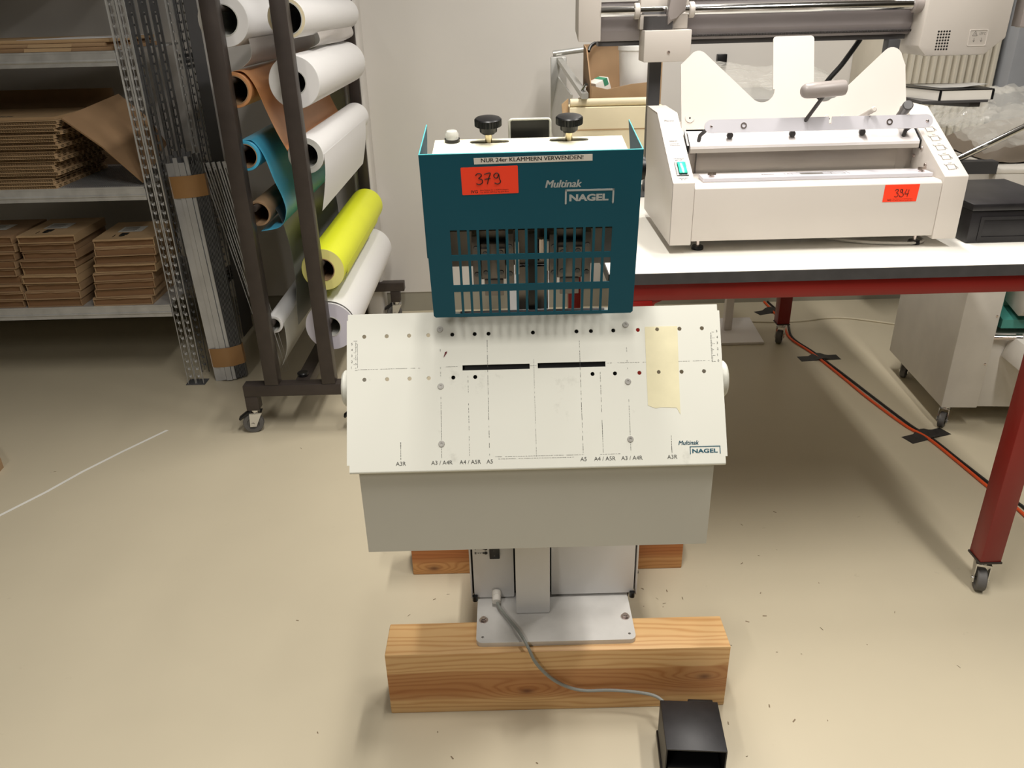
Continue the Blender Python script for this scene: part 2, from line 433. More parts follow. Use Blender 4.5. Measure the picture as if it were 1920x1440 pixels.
obj('switch_marks', g, GREYINK, sw)
g = G()
for k, zz in ((1, 0.3145), (2, 0.3035)):
    for q in range(k): g.box(-0.089 + q * 0.0022 - (k - 1) * 0.001, -0.0878 + q * 0.0022 - (k - 1) * 0.001, 1.4033, 1.4036, zz - 0.0025, zz + 0.003)
    for q in range(3): g.box(-0.0835 + q * 0.0045, -0.0805 + q * 0.0045, 1.4033, 1.4036, zz - 0.0004, zz + 0.0008)
    g.lathe((-0.066, 1.4037, zz), (0, -1, 0), [(0, 0), (0.0038, 0), (0.0038, 0.0004), (0, 0.0004)], 14)
    g.box(-0.0722, -0.070, 1.4033, 1.4036, zz - 0.002, zz + 0.0022)
obj('switch_symbols', g, INK, lp)
obj('cable_gland', G().lathe((-0.046, 1.404, 0.196), (0, -0.9, -0.25), [(0, 0), (0.0105, 0), (0.0105, 0.012), (0.0098, 0.012), (0.0098, 0.026), (0.006, 0.028), (0, 0.028)], 14), LABELW, MA)
# supports between neck and table
obj('support_bracket', G().box(-0.02, 0.09, 1.21, 1.354, 0.74, 0.82, b=0.003), GREYP, MA)
# sloping table
PO = V((0.0355, 1.095, 0.754)); PS = V((0, 0.537, 0.8436))
MP = frame(PO, (1, 0, 0), PS)
hx1 = [-0.2697, -0.2338, -0.198, -0.1673, -0.129, -0.0931, -0.071, 0, 0.0697, 0.0928, 0.1286, 0.1679, 0.1986, 0.2344, 0.2702]
hx2 = [-0.2697, -0.2335, -0.1979, -0.1674, -0.1284, -0.0936, 0.0928, 0.1284, 0.1673, 0.1979, 0.2343, 0.2699]
outline = [(-0.2935, -0.0405), (0.2963, -0.0405), (0.2963, -0.0305), (0.2995, -0.0305), (0.2995, 0.2023), (0.2962, 0.2023), (0.2962, 0.2125),
           (-0.2957, 0.2105), (-0.2957, 0.2005), (-0.2975, 0.2005), (-0.2975, -0.0305), (-0.2935, -0.0305)]
holes = [circ(x, 0.174, 0.0033) for x in hx1] + [circ(x, 0.1047, 0.0033) for x in hx2]
holes += [[(-0.1136, 0.1155), (-0.0067, 0.1155), (-0.0067, 0.1240), (-0.1136, 0.1240)], [(0.0061, 0.1160), (0.1139, 0.1160), (0.1139, 0.1245), (0.0061, 0.1245)]]
me = cut_sheet(outline, holes, 0.0025); me.transform(MP @ T(0, 0, -0.0025))
PT = obj('table_plate', me, PLATE, MA)
g = G(MP); g.cyl((-0.2935, -0.0405, -0.0035), (0.2963, -0.0405, -0.0035), 0.0035, n=12)
g.box(-0.2935, 0.2963, -0.0435, -0.041, -0.016, -0.004)
obj('front_lip', g, PLATE, MA)
for sx in (-0.1485, 0.1485):
    for sy in (0.0, 0.0913, 0.183):
        g = G(MP); g.lathe((sx, sy, 0), (0, 0, 1), [(0, 0.0008), (0.0015, 0.0008), (0.0018, 0.0016), (0.0045, 0.0016), (0.0052, 0), (0.0, 0)], 18)
        obj('table_screw', g, SCREW, MA)
# worn printed guide lines
def dashes(x0, y0, x1, y1, keep, wdt=0.0006, step=0.004, into=None):
    L = math.hypot(x1 - x0, y1 - y0); n = max(1, int(L / step)); ux, uy = (x1 - x0) / L, (y1 - y0) / L
    g = G(MP) if into is None else into
    for k in range(n):
        if random.random() > keep: continue
        a, b = k * step, min(L, k * step + step * random.uniform(0.6, 1.02))
        h = wdt * random.uniform(0.35, 0.6)
        p = [(x0 + ux * a - uy * h, y0 + uy * a + ux * h, 0.0003), (x0 + ux * a + uy * h, y0 + uy * a - ux * h, 0.0003),
             (x0 + ux * b + uy * h, y0 + uy * b - ux * h, 0.0003), (x0 + ux * b - uy * h, y0 + uy * b + ux * h, 0.0003)]
        g.bm.faces.new([g.v(q) for q in p])
    if into is None: obj('guide_line', g, PRINT, PT, recalc=False)
for sgn in (-1, 1):
    dashes(sgn * 0.2128, -0.023, sgn * 0.2128, 0.008, 1.0, 0.0008)
    dashes(sgn * 0.1485, -0.022, sgn * 0.1485, 0.055, 0.95); dashes(sgn * 0.1485, 0.055, sgn * 0.1485, 0.16, 0.25)
    dashes(sgn * 0.105, -0.020, sgn * 0.105, 0.111, 0.75)
    dashes(sgn * 0.0735, -0.020, sgn * 0.0735, 0.165, 0.7)
dashes(0, -0.024, 0, 0.136, 0.85, 0.0004); dashes(-0.28, 0.1210, -0.18, 0.1212, 0.9, 0.0004); dashes(-0.14, 0.122, -0.117, 0.122, 0.9, 0.0004)
dashes(0.117, 0.1215, 0.285, 0.1215, 0.8, 0.0004); dashes(-0.0065, 0.1205, 0.006, 0.1205, 1, 0.0004)
dashes(-0.065, -0.0225, 0.075, -0.0225, 0.95, 0.0004); dashes(-0.06, -0.026, 0.06, -0.026, 0.95, 0.0004); dashes(0.10, -0.0225, 0.135, -0.0225, 0.9, 0.0004)
gl, gr = G(MP), G(MP)
for k in range(26):
    s0 = 0.120 + k * 0.0019; ln = 0.006 if k % 5 == 0 else 0.0035
    dashes(-0.2805 - ln, s0, -0.2805, s0, 0.8, 0.0005, 0.002, gl); dashes(0.2835, s0, 0.2835 + ln, s0, 0.8, 0.0005, 0.002, gr)
dashes(-0.2803, 0.12, -0.2803, 0.168, 0.8, 0.0004, into=gl); dashes(0.2833, 0.12, 0.2833, 0.168, 0.8, 0.0004, into=gr)
obj('scale_marks', gl, PRINT, PT, recalc=False, kind='stuff'); obj('scale_marks', gr, PRINT, PT, recalc=False, kind='stuff')
g = G(MP)
for s, x in (('A3R', -0.2128), ('A3 / A4R', -0.1485), ('A4 / A5R', -0.104), ('A5', -0.0735), ('A5', 0.0735), ('A4 / A5R', 0.107), ('A3 / A4R', 0.1495), ('A3R', 0.2128)):
    m_ = text_mesh(s, h=0.0062); wmax = max(v_.co.x for v_ in m_.vertices); g.add_mesh(m_, T(x - wmax / 2, -0.0325, 0.0004))
for k, c in enumerate('12345'):
    g.add_mesh(text_mesh(c, h=0.0035), T(-0.2905, 0.123 + k * 0.0095, 0.0004))
for k, c in enumerate('012345'):
    g.add_mesh(text_mesh(c, h=0.0035), T(0.2925, 0.1195 + k * 0.0095, 0.0004))
obj('paper_size_lettering', g, PRINT, PT, recalc=False)
g = G(MP)
for dx in (0, 0.0004): g.add_mesh(text_mesh('Multinak', wd=0.032, h=0.0066, shear=0.25), T(0.2233 + dx, -0.0112, 0.0004))
g.add_mesh(text_mesh('NAGEL', wd=0.040, h=0.0065, bold=0.03), T(0.2445, -0.0245, 0.0004))
for q in ((0.2409, 0.2889, -0.0150, -0.0138), (0.2409, 0.2421, -0.0262, -0.0138), (0.2877, 0.2889, -0.0262, -0.0138)): g.box(q[0], q[1], q[2], q[3], 0, 0.0004)
obj('maker_logo', g, TEALINK, PT, recalc=False)
g = G(MP); me = cut_sheet([(0.1790, 0.1785), (0.2311, 0.1785), (0.2298, 0.1), (0.2290, 0.037), (0.2235, 0.0475), (0.2, 0.049), (0.19, 0.0475), (0.1785, 0.0525), (0.1785, 0.11)], [circ(0.1986, 0.174, 0.0031), circ(0.1979, 0.1052, 0.0031)], 0.0004)
me.transform(MP); obj('masking_tape', me, MASK, PT, label='strip of yellowed masking tape')
# apron under the table, side plates
g = G(); g.box(-0.246, 0.317, 1.085, 1.0875, 0.556, 0.735)
for x in (-0.246, 0.3145): g.prism([(x, 1.0876, 0.556), (x, 1.0876, 0.722), (x, 1.165, 0.85), (x, 1.27, 0.85), (x, 1.27, 0.556)], (0.0025, 0, 0))
obj('front_apron', g, APRON, MA)
g = G(MP); g.box(-0.115, 0.115, 0.2050, 0.2105, 0.0003, 0.006, b=0.001); obj('rear_stop', g, DGREYM, MA)
g = G(MP); g.prism([(-0.1435, 0.137, 0.0003), (-0.1420, 0.1385, 0.0003), (-0.138, 0.144, 0.0003), (-0.1375, 0.147, 0.0003), (-0.141, 0.146, 0.0003)], (0, 0, 0.0002)); obj('red_pen_mark', g, HOLE, PT)
g = G(MP); g.box(-0.135, 0.135, 0.085, 0.19, -0.055, -0.008)
obj('dark_clinch_housing', g, DARKGAP, MA)  # black box added behind the plate so its holes and slots look dark
for x, d in ((-0.2790, -1), (0.3540, 1)):
    obj('side_disc', G().cyl((x, 1.20, 0.805), (x - d * 0.014, 1.20, 0.805), 0.030, n=28, b=0.003), PLATE, MA)
obj('side_shaft', G().cyl((-0.266, 1.20, 0.805), (0.341, 1.20, 0.805), 0.008), STEEL, MA)
# head, local frame: x across, y back, z up along the hood
tv = V((0, -0.143, 0.99)).normalized(); wv = V((0, 0.99, 0.143)).normalized(); HO = V((0.0358, 1.17, 0.938))
MH = Matrix(((1, 0, 0, HO.x), (0, wv.y, tv.y, HO.y), (0, wv.z, tv.z, HO.z), (0, 0, 0, 1)))
MF = MH @ FRONT((0, 0, 0))                     # plane of the hood: x across, y up, z toward the viewer
ol = [(-0.1515, 0), (0.1515, 0), (0.1545, 0.003), (0.1540, 0.2555), (-0.1570, 0.2555), (-0.1545, 0.003)]
holes = []
for za, zb in ((0.1042, 0.1437), (0.0548, 0.0951), (0.0052, 0.0436)):
    for k in range(17):
        x = -0.1206 + k * 0.01414; holes.append([(x, za), (x + 0.0103, za), (x + 0.0103, zb), (x, zb)])
me = cut_sheet(ol, holes, 0.0016); me.transform(MF)
HD = obj('hood', me, TEAL, MA)
for s_, x in ((-1, -0.1570), (1, 0.1540)):
    g = G(MH); x2 = x - s_ * 0.0016
    g.prism([(x, 0.0, 0.2555), (x, 0.142, 0.2555), (x, 0.0, 0.10)], (x2 - x, 0, 0))
    obj('hood_wing', g, TEAL, HD)
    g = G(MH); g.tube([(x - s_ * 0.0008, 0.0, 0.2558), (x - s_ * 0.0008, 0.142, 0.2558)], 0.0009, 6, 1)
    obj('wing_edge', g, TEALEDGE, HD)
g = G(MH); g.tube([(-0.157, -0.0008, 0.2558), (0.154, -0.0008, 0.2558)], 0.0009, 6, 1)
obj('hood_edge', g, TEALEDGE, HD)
def flat(name, M, pts, t, m, parent, z=0.0, label=None):
    me = cut_sheet(pts, [], t); me.transform(M @ T(0, 0, z)); return obj(name, me, m, parent, label=label)
ZF = 0.0017
g = G(MF); tm = text_mesh('NUR 24er KLAMMERN VERWENDEN!', wd=0.1415, h=0.0056)
LB = flat('warning_strip', MF, [(-0.0806, 0.2408), (0.0838, 0.2420), (0.0835, 0.2512), (-0.0809, 0.2496)], 0.0003, LABELW, MA, ZF, 'white strip with black capitals')
for dx in (0, 0.00035): g.add_mesh(tm, Matrix.Rotation(math.radians(0.45), 4, 'Z') @ T(-0.0690 + dx, 0.2440, ZF + 0.0004 + dx * 0.1))
obj('lettering', g, INK, LB, recalc=False)
rot = Matrix.Rotation(math.radians(0.9), 4, 'Z')
MS = MF @ T(-0.0992, 0.1968, ZF) @ rot
ST = flat('lot_sticker', MS, rrect(0, 0, 0.0797, 0.0398, 0.0015), 0.0003, STICKER, MA, 0, 'orange-red sticker with handwritten 379')
def strokes(g, M, lines, r):
    for ln in lines: g.tube([M @ V((x, y, 0)) for x, y in ln], r, 6, 4)
def digits(g, M, which, r):
    D = {'3': [[(0.05, 0.82), (0.25, 1.0), (0.55, 0.95), (0.58, 0.75), (0.32, 0.55), (0.62, 0.42), (0.66, 0.15), (0.35, -0.02), (0.08, 0.08)]],
         '7': [[(0.05, 0.92), (0.3, 0.98), (0.62, 1.0), (0.45, 0.55), (0.3, 0.0)], [(0.05, 0.45), (0.6, 0.52)]],
         '9': [[(0.6, 0.85), (0.38, 1.0), (0.12, 0.82), (0.18, 0.58), (0.42, 0.55), (0.58, 0.85), (0.62, 0.5), (0.72, 0.15), (0.45, -0.03), (0.15, 0.08)]],
         'g': [[(0.42, 0.95), (0.2, 1.0), (0.12, 0.75), (0.3, 0.55), (0.5, 0.75), (0.42, 0.97), (0.45, 0.6), (0.75, 0.25), (0.5, 0.0), (0.12, 0.05), (0.1, 0.2)]],
         '4': [[(0.35, 1.0), (0.1, 0.4), (0.7, 0.42)], [(0.7, 0.95), (0.55, 0.0)]]}
    for k, c in enumerate(which):
        strokes(g, M @ T(k * 0.82, 0, 0), D[c], r)
g = G(MS); digits(g, T(0.0195, 0.0150, 0.0006) @ Matrix.Diagonal((0.0150, 0.0155, 1, 1)), '379', 0.00065); obj('handwritten_number', g, INK, ST)
g = G(MS); g.add_mesh(text_mesh('IVG', h=0.0044, wd=0.0095, bold=0.015), T(0.0125, 0.0022, 0.0004))
g.add_mesh(text_mesh('Neue Mindener Str. 2, 32278 Kirchlengern', h=0.0022, wd=0.040), T(0.0255, 0.0048, 0.0004))
g.add_mesh(text_mesh('Tel. 05223 / 879 0-0, Fax 879 0010', h=0.0022, wd=0.040), T(0.0255, 0.0018, 0.0004)); obj('address_lettering', g, INK, ST, recalc=False)
g = G(MF)
for dx in (0, 0.0005, 0.0010): g.add_mesh(text_mesh('Multinak', wd=0.0510, h=0.0108, shear=0.25), T(0.0180 + dx, 0.2045, ZF + dx * 0.1))
g.add_mesh(text_mesh('NAGEL', wd=0.0560, h=0.0105, bold=0.045), T(0.0525, 0.1835, ZF))
for q in ((0.0463, 0.1163, 0.1985, 0.2012), (0.0463, 0.0488, 0.1800, 0.2012), (0.1138, 0.1163, 0.1810, 0.2012)): g.box(q[0], q[1], q[2], q[3], 0.0016, 0.0020)
for x in (0.0463, 0.1138): g.prism([(x, 0.1810, ZF), (x + 0.0025, 0.1810, ZF), (x + 0.00125, 0.1785, ZF)], (0, 0, 0.0003))
obj('maker_logo', g, SILVERINK, HD, recalc=False)
# cream head box with slots in its top
me = cut_sheet([(-0.139, 0.012), (0.134, 0.012), (0.134, 0.077), (-0.139, 0.077)], [rrect(-0.088, 0.0565, -0.031, 0.0695, 0.006), rrect(0.027, 0.0565, 0.084, 0.0695, 0.006)], 0.002)
me.transform(MH @ T(0, 0, 0.250)); HB = obj('head_cover', me, HEADCREAM, MA)
g = G(MH)
g.box(-0.139, 0.134, 0.0735, 0.077, 0.115, 0.2495); g.box(-0.139, -0.137, 0.012, 0.0735, 0.115, 0.2495); g.box(0.132, 0.134, 0.012, 0.0735, 0.115, 0.2495)
g.box(-0.139, 0.134, 0.012, 0.0135, 0.15, 0.2495)
obj('head_walls', g, HEADCREAM, MA)
obj('head_interior', G(MH).box(-0.136, 0.131, 0.0136, 0.0733, 0.150, 0.225), DARKGAP, MA)
for x in (-0.0605, 0.0555):
    g = G(MH); pr = [(0, 0.0145), (0.0100, 0.0145), (0.0125, 0.017), (0.0130, 0.0245)]
    g.lathe((x, 0.0625, 0.250), (0, 0, 1), pr + [(0.0135, 0.0265)], 28)
    n = 56; rows = []
    for h_ in (0.0255, 0.0345):
        rows.append([(x + math.cos(2 * math.pi * k / n) * (0.0195 if k % 2 else 0.0183), 0.0625 + math.sin(2 * math.pi * k / n) * (0.0195 if k % 2 else 0.0183), 0.250 + h_) for k in range(n + 1)])
    g.grid(rows)
    g.lathe((x, 0.0625, 0.250), (0, 0, 1), [(0.0192, 0.0255), (0.013, 0.0245)], 28)
    g.lathe((x, 0.0625, 0.250), (0, 0, 1), [(0.0190, 0.0345), (0.0175, 0.0360), (0.010, 0.0370), (0, 0.0372)], 28)
    kb = obj('clamp_knob', g, BLACK, MA)
    g = G(MH); g.cyl((x, 0.0625, 0.235), (x, 0.0625, 0.2672), 0.0052, n=14); obj('knob_stem', g, BRASS, kb)
g = G(MH); g.lathe((-0.1135, 0.068, 0.2518), (0, 0, 1), [(0, 0.002), (0.0095, 0.002), (0.0095, 0.012), (0.0075, 0.0155), (0, 0.016)], 20)
lamp = obj('indicator_lamp', g, GLASS, MA)
g = G(MH); g.ring((-0.1135, 0.068, 0.2518), (-0.1135, 0.068, 0.2565), 0.0112, 0.0095, 20); obj('lamp_ring', g, BLACK, lamp)
g = G(MH); rr = rrect(-0.030, 0.225, 0.0305, 0.2725, 0.004, 4)
g.tube([(x, 0.100, z) for x, z in rr] + [(rr[0][0], 0.100, rr[0][1])], 0.0018, 8, 1); obj('rear_handle', g, PLATE, MA)
obj('rear_plate', G(MH).box(-0.029, 0.0295, 0.101, 0.104, 0.226, 0.271), BLACK, MA)
obj('rear_bracket', G(MH).box(-0.02, 0.02, 0.0775, 0.106, 0.21, 0.235), DGREYM, MA)
g = G(MH); g.lathe((0.1545, 0.055, 0.210), (1, 0, 0), [(0, 0), (0.005, 0), (0.005, 0.004), (0.0165, 0.004), (0.0180, 0.006), (0.0165, 0.012), (0.009, 0.012), (0.008, 0.010), (0, 0.010)], 24)
obj('side_knob', g, BLACK, MA)
obj('wing_bracket', G(MH).box(0.1335, 0.1522, 0.04, 0.07, 0.20, 0.22), DGREYM, MA)
# inside: back plate and two stapling heads
obj('back_plate', G(MH).box(-0.139, 0.134, 0.062, 0.0732, 0.056, 0.1148), DSTEEL, MA)
for hx in (-0.060, 0.059):
    g = G(MH)
    g.box(hx - 0.032, hx - 0.020, 0.040, 0.061, 0.032, 0.116, b=0.001); g.box(hx + 0.020, hx + 0.032, 0.040, 0.061, 0.032, 0.119, b=0.001)
    g.box(hx - 0.0195, hx + 0.0195, 0.046, 0.061, 0.040, 0.100, b=0.001); g.box(hx - 0.018, hx - 0.006, 0.041, 0.046, 0.046, 0.094)
    g.box(hx + 0.006, hx + 0.018, 0.041, 0.046, 0.046, 0.094); g.box(hx - 0.015, hx + 0.015, 0.044, 0.060, 0.012, 0.040, b=0.001)
    sh = obj('stapling_head', g, DSTEEL, MA)
    for px, pz in ((-0.026, 0.096), (0.026, 0.098), (-0.026, 0.052), (0.026, 0.052), (-0.012, 0.086), (0.012, 0.088), (-0.012, 0.054), (0.012, 0.054)):
        yy = 0.0398 if abs(px) > 0.02 else 0.0408
        q = G(MH); q.lathe((hx + px, yy, pz), (0, -1, 0), [(0, 0.0006), (0.0006, 0.0006), (0.0006, 0.0014), (0.0036, 0.0014), (0.0042, 0), (0, 0)], 12)
        obj('slotted_screw', q, GALVD, sh)
g = G(MH); g.box(-0.0055, 0.0055, 0.040, 0.050, -0.030, 0.118); obj('centre_rod', g, BLACK, MA)
g = G(MH); g.box(-0.0265, -0.0195, 0.040, 0.048, 0.050, 0.105, b=0.001); g.box(0.0205, 0.0265, 0.040, 0.048, 0.055, 0.105, b=0.001); obj('feed_lever', g, LABELW, MA)
g = G(MH); g.cyl((0.0145, 0.045, 0.072), (0.0145, 0.045, 0.108), 0.0055, n=10); obj('knurled_bolt', g, STEEL, MA)
g = G(MH); g.box(-0.024, 0.026, 0.055, 0.0615, -0.02, 0.056); obj('neck_front', g, DSTEEL, MA)

# ---------------------------------------------------------------- foot pedal and its cable
PD = empty('foot_pedal', (0.335, 1.115, 0), 'worn black metal foot pedal box in front of the pine beam', 'pedal', rz=math.radians(-4.5))
g = G(); g.box(-0.057, 0.057, -0.060, 0.058, 0.097, 0.1005, b=0.0012)
g.box(-0.057, -0.0545, -0.0595, 0.058, 0.012, 0.0972); g.box(0.0545, 0.057, -0.0595, 0.058, 0.012, 0.0972); g.box(-0.0545, 0.0545, 0.0555, 0.058, 0.012, 0.0972)
obj('cover', g, BLACKM, PD)
obj('base', G().box(-0.06, 0.06, -0.066, 0.062, 0.0, 0.0118, b=0.002), BLACK, PD)
g = G(); g.prism([(-0.050, -0.050, 0.03), (-0.050, 0.05, 0.045), (-0.050, 0.05, 0.055), (-0.050, -0.050, 0.04)], (0.1, 0, 0)); obj('treadle', g, BLACK, PD)
obj('rear_hinge', G().box(0.0, 0.05, 0.0585, 0.072, 0.07, 0.092, b=0.002), BLACK, PD)
cpts = [(-0.046, 1.388, 0.190), (-0.040, 1.365, 0.187), (-0.018, 1.325, 0.186), (0.002, 1.285, 0.188), (0.018, 1.252, 0.181), (0.034, 1.2375, 0.15), (0.062, 1.239, 0.108), (0.095, 1.242, 0.078), (0.135, 1.243, 0.062), (0.19, 1.242, 0.062), (0.245, 1.235, 0.062), (0.285, 1.222, 0.062), (0.305, 1.195, 0.06), (0.312, 1.178, 0.06)]
tag(obj('pedal_cable', G().tube(cpts, 0.0034, 10), GREYC, loc=(0.1, 1.24, 0.06)), 'grey round cable running from the machine column over the front beam to the pedal', 'cable')

# ---------------------------------------------------------------- red work table
def caster(root, x, y, zt, r, wd, m, heading=0.0, brake=False):
    """swivel caster: bracket part with a wheel below"""
    M_ = T(x, y, 0) @ Matrix.Rotation(heading, 4, 'Z')
    g = G(M_)
    g.cyl((0, 0, zt - 0.012), (0, 0, zt), 0.016, n=14); t = 0.35 * r
    for s_ in (-1, 1):
        yy = s_ * (wd / 2 + 0.004)
        g.prism([(-r * 0.55, yy, zt - 0.013), (r * 0.65, yy, zt - 0.013), (-t + r * 0.3, yy, r * 0.75), (-t - r * 0.3, yy, r * 0.75)], (0, s_ * 0.0025, 0))
    g.box(-r * 0.55, r * 0.65, -(wd / 2 + 0.0065), wd / 2 + 0.0065, zt - 0.0155, zt - 0.012)
    g.cyl((-t, -(wd / 2 + 0.009), r), (-t, wd / 2 + 0.009, r), r * 0.18, n=12)
    b = obj('caster', g, CHROME, root)
    g = G(M_); g.lathe((-t, -wd / 2, r), (0, 1, 0), [(0, wd * 0.15), (r * 0.55, wd * 0.15), (r * 0.62, 0), (r * 0.93, 0), (r, wd * 0.12), (r, wd * 0.88), (r * 0.93, wd), (r * 0.62, wd), (r * 0.55, wd * 0.85), (0, wd * 0.85)], 26)
    obj('wheel', g, m, b)
    if brake:
        g = G(M_); g.prism([(-r * 0.5, -0.012, zt - 0.016), (-r * 1.55, -0.014, zt - 0.040), (-r * 1.65, -0.014, zt - 0.032), (-r * 0.6, -0.012, zt - 0.006)], (0, 0.026, 0), b=0.002)
        obj('brake_pedal', g, BLACK, b)
    return b
TB = empty('work_table', (0.72, 2.4, 0), 'large red steel work table on casters with white top and dark edge', 'table')
X0, X1, Y0, Y1 = 0.205, 1.245, 1.583, 3.28
tt = obj('table_top', G().box(X0 + 0.002, X1 - 0.002, Y0 + 0.002, Y1 - 0.002, 0.8425, 0.8655), TTOP, TB)
g = G(); g.box(X0, X1, Y0, Y0 + 0.002, 0.8415, 0.8650); g.box(X0, X1, Y1 - 0.002, Y1, 0.8415, 0.8650); g.box(X0, X0 + 0.002, Y0, Y1, 0.8415, 0.8650); g.box(X1 - 0.002, X1, Y0, Y1, 0.8415, 0.8650)
obj('edge_band', g, TEDGE, tt)
for q in ((0.235, 1.215, 1.590, 1.632), (0.235, 1.215, 3.222, 3.262), (0.240, 0.278, 1.633, 3.221), (1.172, 1.212, 1.633, 3.221)):
    obj('rail', G().box(q[0], q[1], q[2], q[3], 0.803, 0.8410, b=0.002), RED, TB)
for lx in (0.248, 1.152):
    for ly in (1.588, 3.212):
        lg = obj('leg', G().box(lx, lx + 0.052, ly, ly + 0.052, 0.094, 0.803, b=0.002), RED, TB)
        gs = 1 if lx < 0.5 else -1; xx = lx + 0.052 if gs > 0 else lx
        if lx < 0.5: obj('gusset', G().prism([(xx, ly + 0.004, 0.8025), (xx + gs * 0.02, ly + 0.004, 0.8025), (xx + gs * 0.006, ly + 0.004, 0.797), (xx, ly + 0.004, 0.783)], (0, 0.04, 0)), RED, lg)
        obj('leg_plate', G().box(lx - 0.002, lx + 0.054, ly - 0.002, ly + 0.054, 0.089, 0.0938), RACK, lg)
        caster(TB, lx + 0.026, ly + 0.026, 0.0888, 0.030, 0.022, RUBBER, math.radians(70 if ly < 2 else 60))

# ---------------------------------------------------------------- binding machine on the table
BD = empty('binding_machine', (0.667, 1.9, 0.866), 'cream book binding machine with clamp bar and notched back rest, on the red table', 'machine')
side = [(1.712, 0.886), (1.712, 1.022), (1.942, 1.137), (2.085, 1.137), (2.06, 0.886)]
for nm, xa, xb in (('left_side_housing', 0.353, 0.400), ('right_side_housing', 0.930, 0.982)):
    s_ = obj(nm, G().prism([(xa, y, z) for y, z in side], (xb - xa, 0, 0), b=0.002), CREAM, BD)
    if nm[0] == 'l':
        LS = s_
        obj('cover_seam', G().prism([(xa - 0.0006, y, z) for y, z in ((1.7118, 0.888), (1.7118, 1.0225), (1.942, 1.1378), (2.085, 1.1378), (2.085, 1.1368), (1.9425, 1.1365), (1.7132, 1.0215), (1.7132, 0.888))], (0.0006, 0, 0)), GREYPL, s_)
    else: RS = s_
SL = frame((0.353, 1.712, 1.0225), (1, 0, 0), (0, 0.230, 0.115))      # sloping face: x across, y up the slope
g = G(SL); g.box(0.012, 0.037, 0.024, 0.070, 0.0, 0.002); swb = obj('power_switch', g, BLACK, LS)
g = G(SL); g.box(0.017, 0.0345, 0.028, 0.0665, 0.0021, 0.005, b=0.001); obj('rocker', g, SWITCHG, swb)
g = G(SL)
g.add_mesh(text_mesh('Planax', wd=0.022, h=0.006, bold=0.02), T(0.012, 0.222, 0.0004))
# lines of print too small to read in the photograph: short broken bars
rnd = random.Random(8)
for x0, x1, y, h in ((0.012, 0.030, 0.146, 0.003), (0.012, 0.034, 0.136, 0.0016), (0.012, 0.034, 0.131, 0.0016), (0.013, 0.035, 0.083, 0.0016), (0.016, 0.032, 0.078, 0.0016), (0.014, 0.034, 0.015, 0.0016), (0.018, 0.030, 0.010, 0.0016)):
    x = x0
    while x < x1:
        l = rnd.uniform(0.001, 0.0035); g.box(x, min(x + l, x1), y, y + h, 0.0003, 0.0005); x += l + 0.0007
obj('small_print', g, GREYINK, LS, recalc=False)
SR = frame((0.930, 1.712, 1.0225), (1, 0, 0), (0, 0.230, 0.115))
g = G(SR)
for k in range(5):
    yb = 0.022 + k * 0.034
    for a, b in (((0.016, yb), (0.016, yb + 0.016)), ((0.016, yb), (0.034, yb + 0.002)), ((0.034, yb + 0.002), (0.034, yb + 0.018)), ((0.016, yb + 0.016), (0.034, yb + 0.018)), ((0.012, yb + 0.02), (0.016, yb + 0.012)), ((0.038, yb + 0.004), (0.034, yb + 0.014)), ((0.022, yb + 0.022), (0.030, yb + 0.023))):
        d = V((b[0] - a[0], b[1] - a[1], 0)).normalized(); n_ = V((-d.y, d.x, 0)) * 0.0005
        A, B = V((*a, 0.0004)), V((*b, 0.0004)); g.bm.faces.new([g.v(A + n_), g.v(A - n_), g.v(B - n_), g.v(B + n_)])
obj('hand_pictograms', g, GREYINK, RS, recalc=False)
# front case with recessed trough behind it
g = G(); g.prism([(0.4005, 1.714, 0.894), (0.4005, 1.714, 1.008), (0.4005, 1.722, 1.0135), (0.4005, 1.855, 1.0135), (0.4005, 1.855, 1.000), (0.4005, 1.84, 0.894)], (0.529, 0, 0), b=0.0015)
FC = obj('front_case', g, CREAM, BD)
obj('rear_case', G().prism([(0.4005, 1.870, 0.894), (0.4005, 1.870, 1.072), (0.4005, 1.90, 1.10), (0.4005, 2.06, 1.10), (0.4005, 2.05, 0.894)], (0.529, 0, 0)), TROUGH, BD)
obj('trough_floor', G().box(0.4005, 0.9295, 1.8405, 1.8695, 0.90, 0.95), DARKGAP, BD)
g = G(); g.box(0.432, 0.892, 1.8655, 1.8695, 1.004, 1.066, b=0.001); obj('trough_wall', g, TROUGH, BD)
obj('wall_seam', G().box(0.4325, 0.434, 1.8645, 1.8657, 1.004, 1.066), DGREYPL, BD)
g = G(); g.prism([(0.412, 1.835, 1.071), (0.412, 1.835, 1.077), (0.412, 1.875, 1.100), (0.412, 1.925, 1.100), (0.412, 1.925, 1.0965), (0.412, 1.876, 1.0965), (0.412, 1.838, 1.071)], (0.512, 0, 0)); obj('ledge', g, LEDGE, BD)
obj('ledge_face', G().box(0.412, 0.924, 1.8352, 1.8395, 1.062, 1.0708), TROUGH, BD)
for x in (0.405, 0.925): obj('ledge_bracket', G().prism([(x, 1.838, 1.06), (x, 1.838, 1.078), (x, 1.885, 1.106), (x, 1.885, 1.06)], (0.0045, 0, 0)), BLACK, BD)
g = G(); g.box(0.4265, 0.925, 1.752, 1.800, 1.0137, 1.0225, b=0.001); RU = obj('magnetic_rail', g, BAR, BD)
g = G(); MR = frame((0.43, 1.756, 1.0226), (1, 0, 0), (0, 1, 0))
g.add_mesh(text_mesh('Planax', wd=0.028, h=0.007, bold=0.02), MR @ T(0.13, 0.018, 0.0002)); g.add_mesh(text_mesh('[ A ]', wd=0.017, h=0.012), MR @ T(0.18, 0.015, 0.0002))
g.box(0.645, 0.694, 1.770, 1.785, 1.0225, 1.0229)
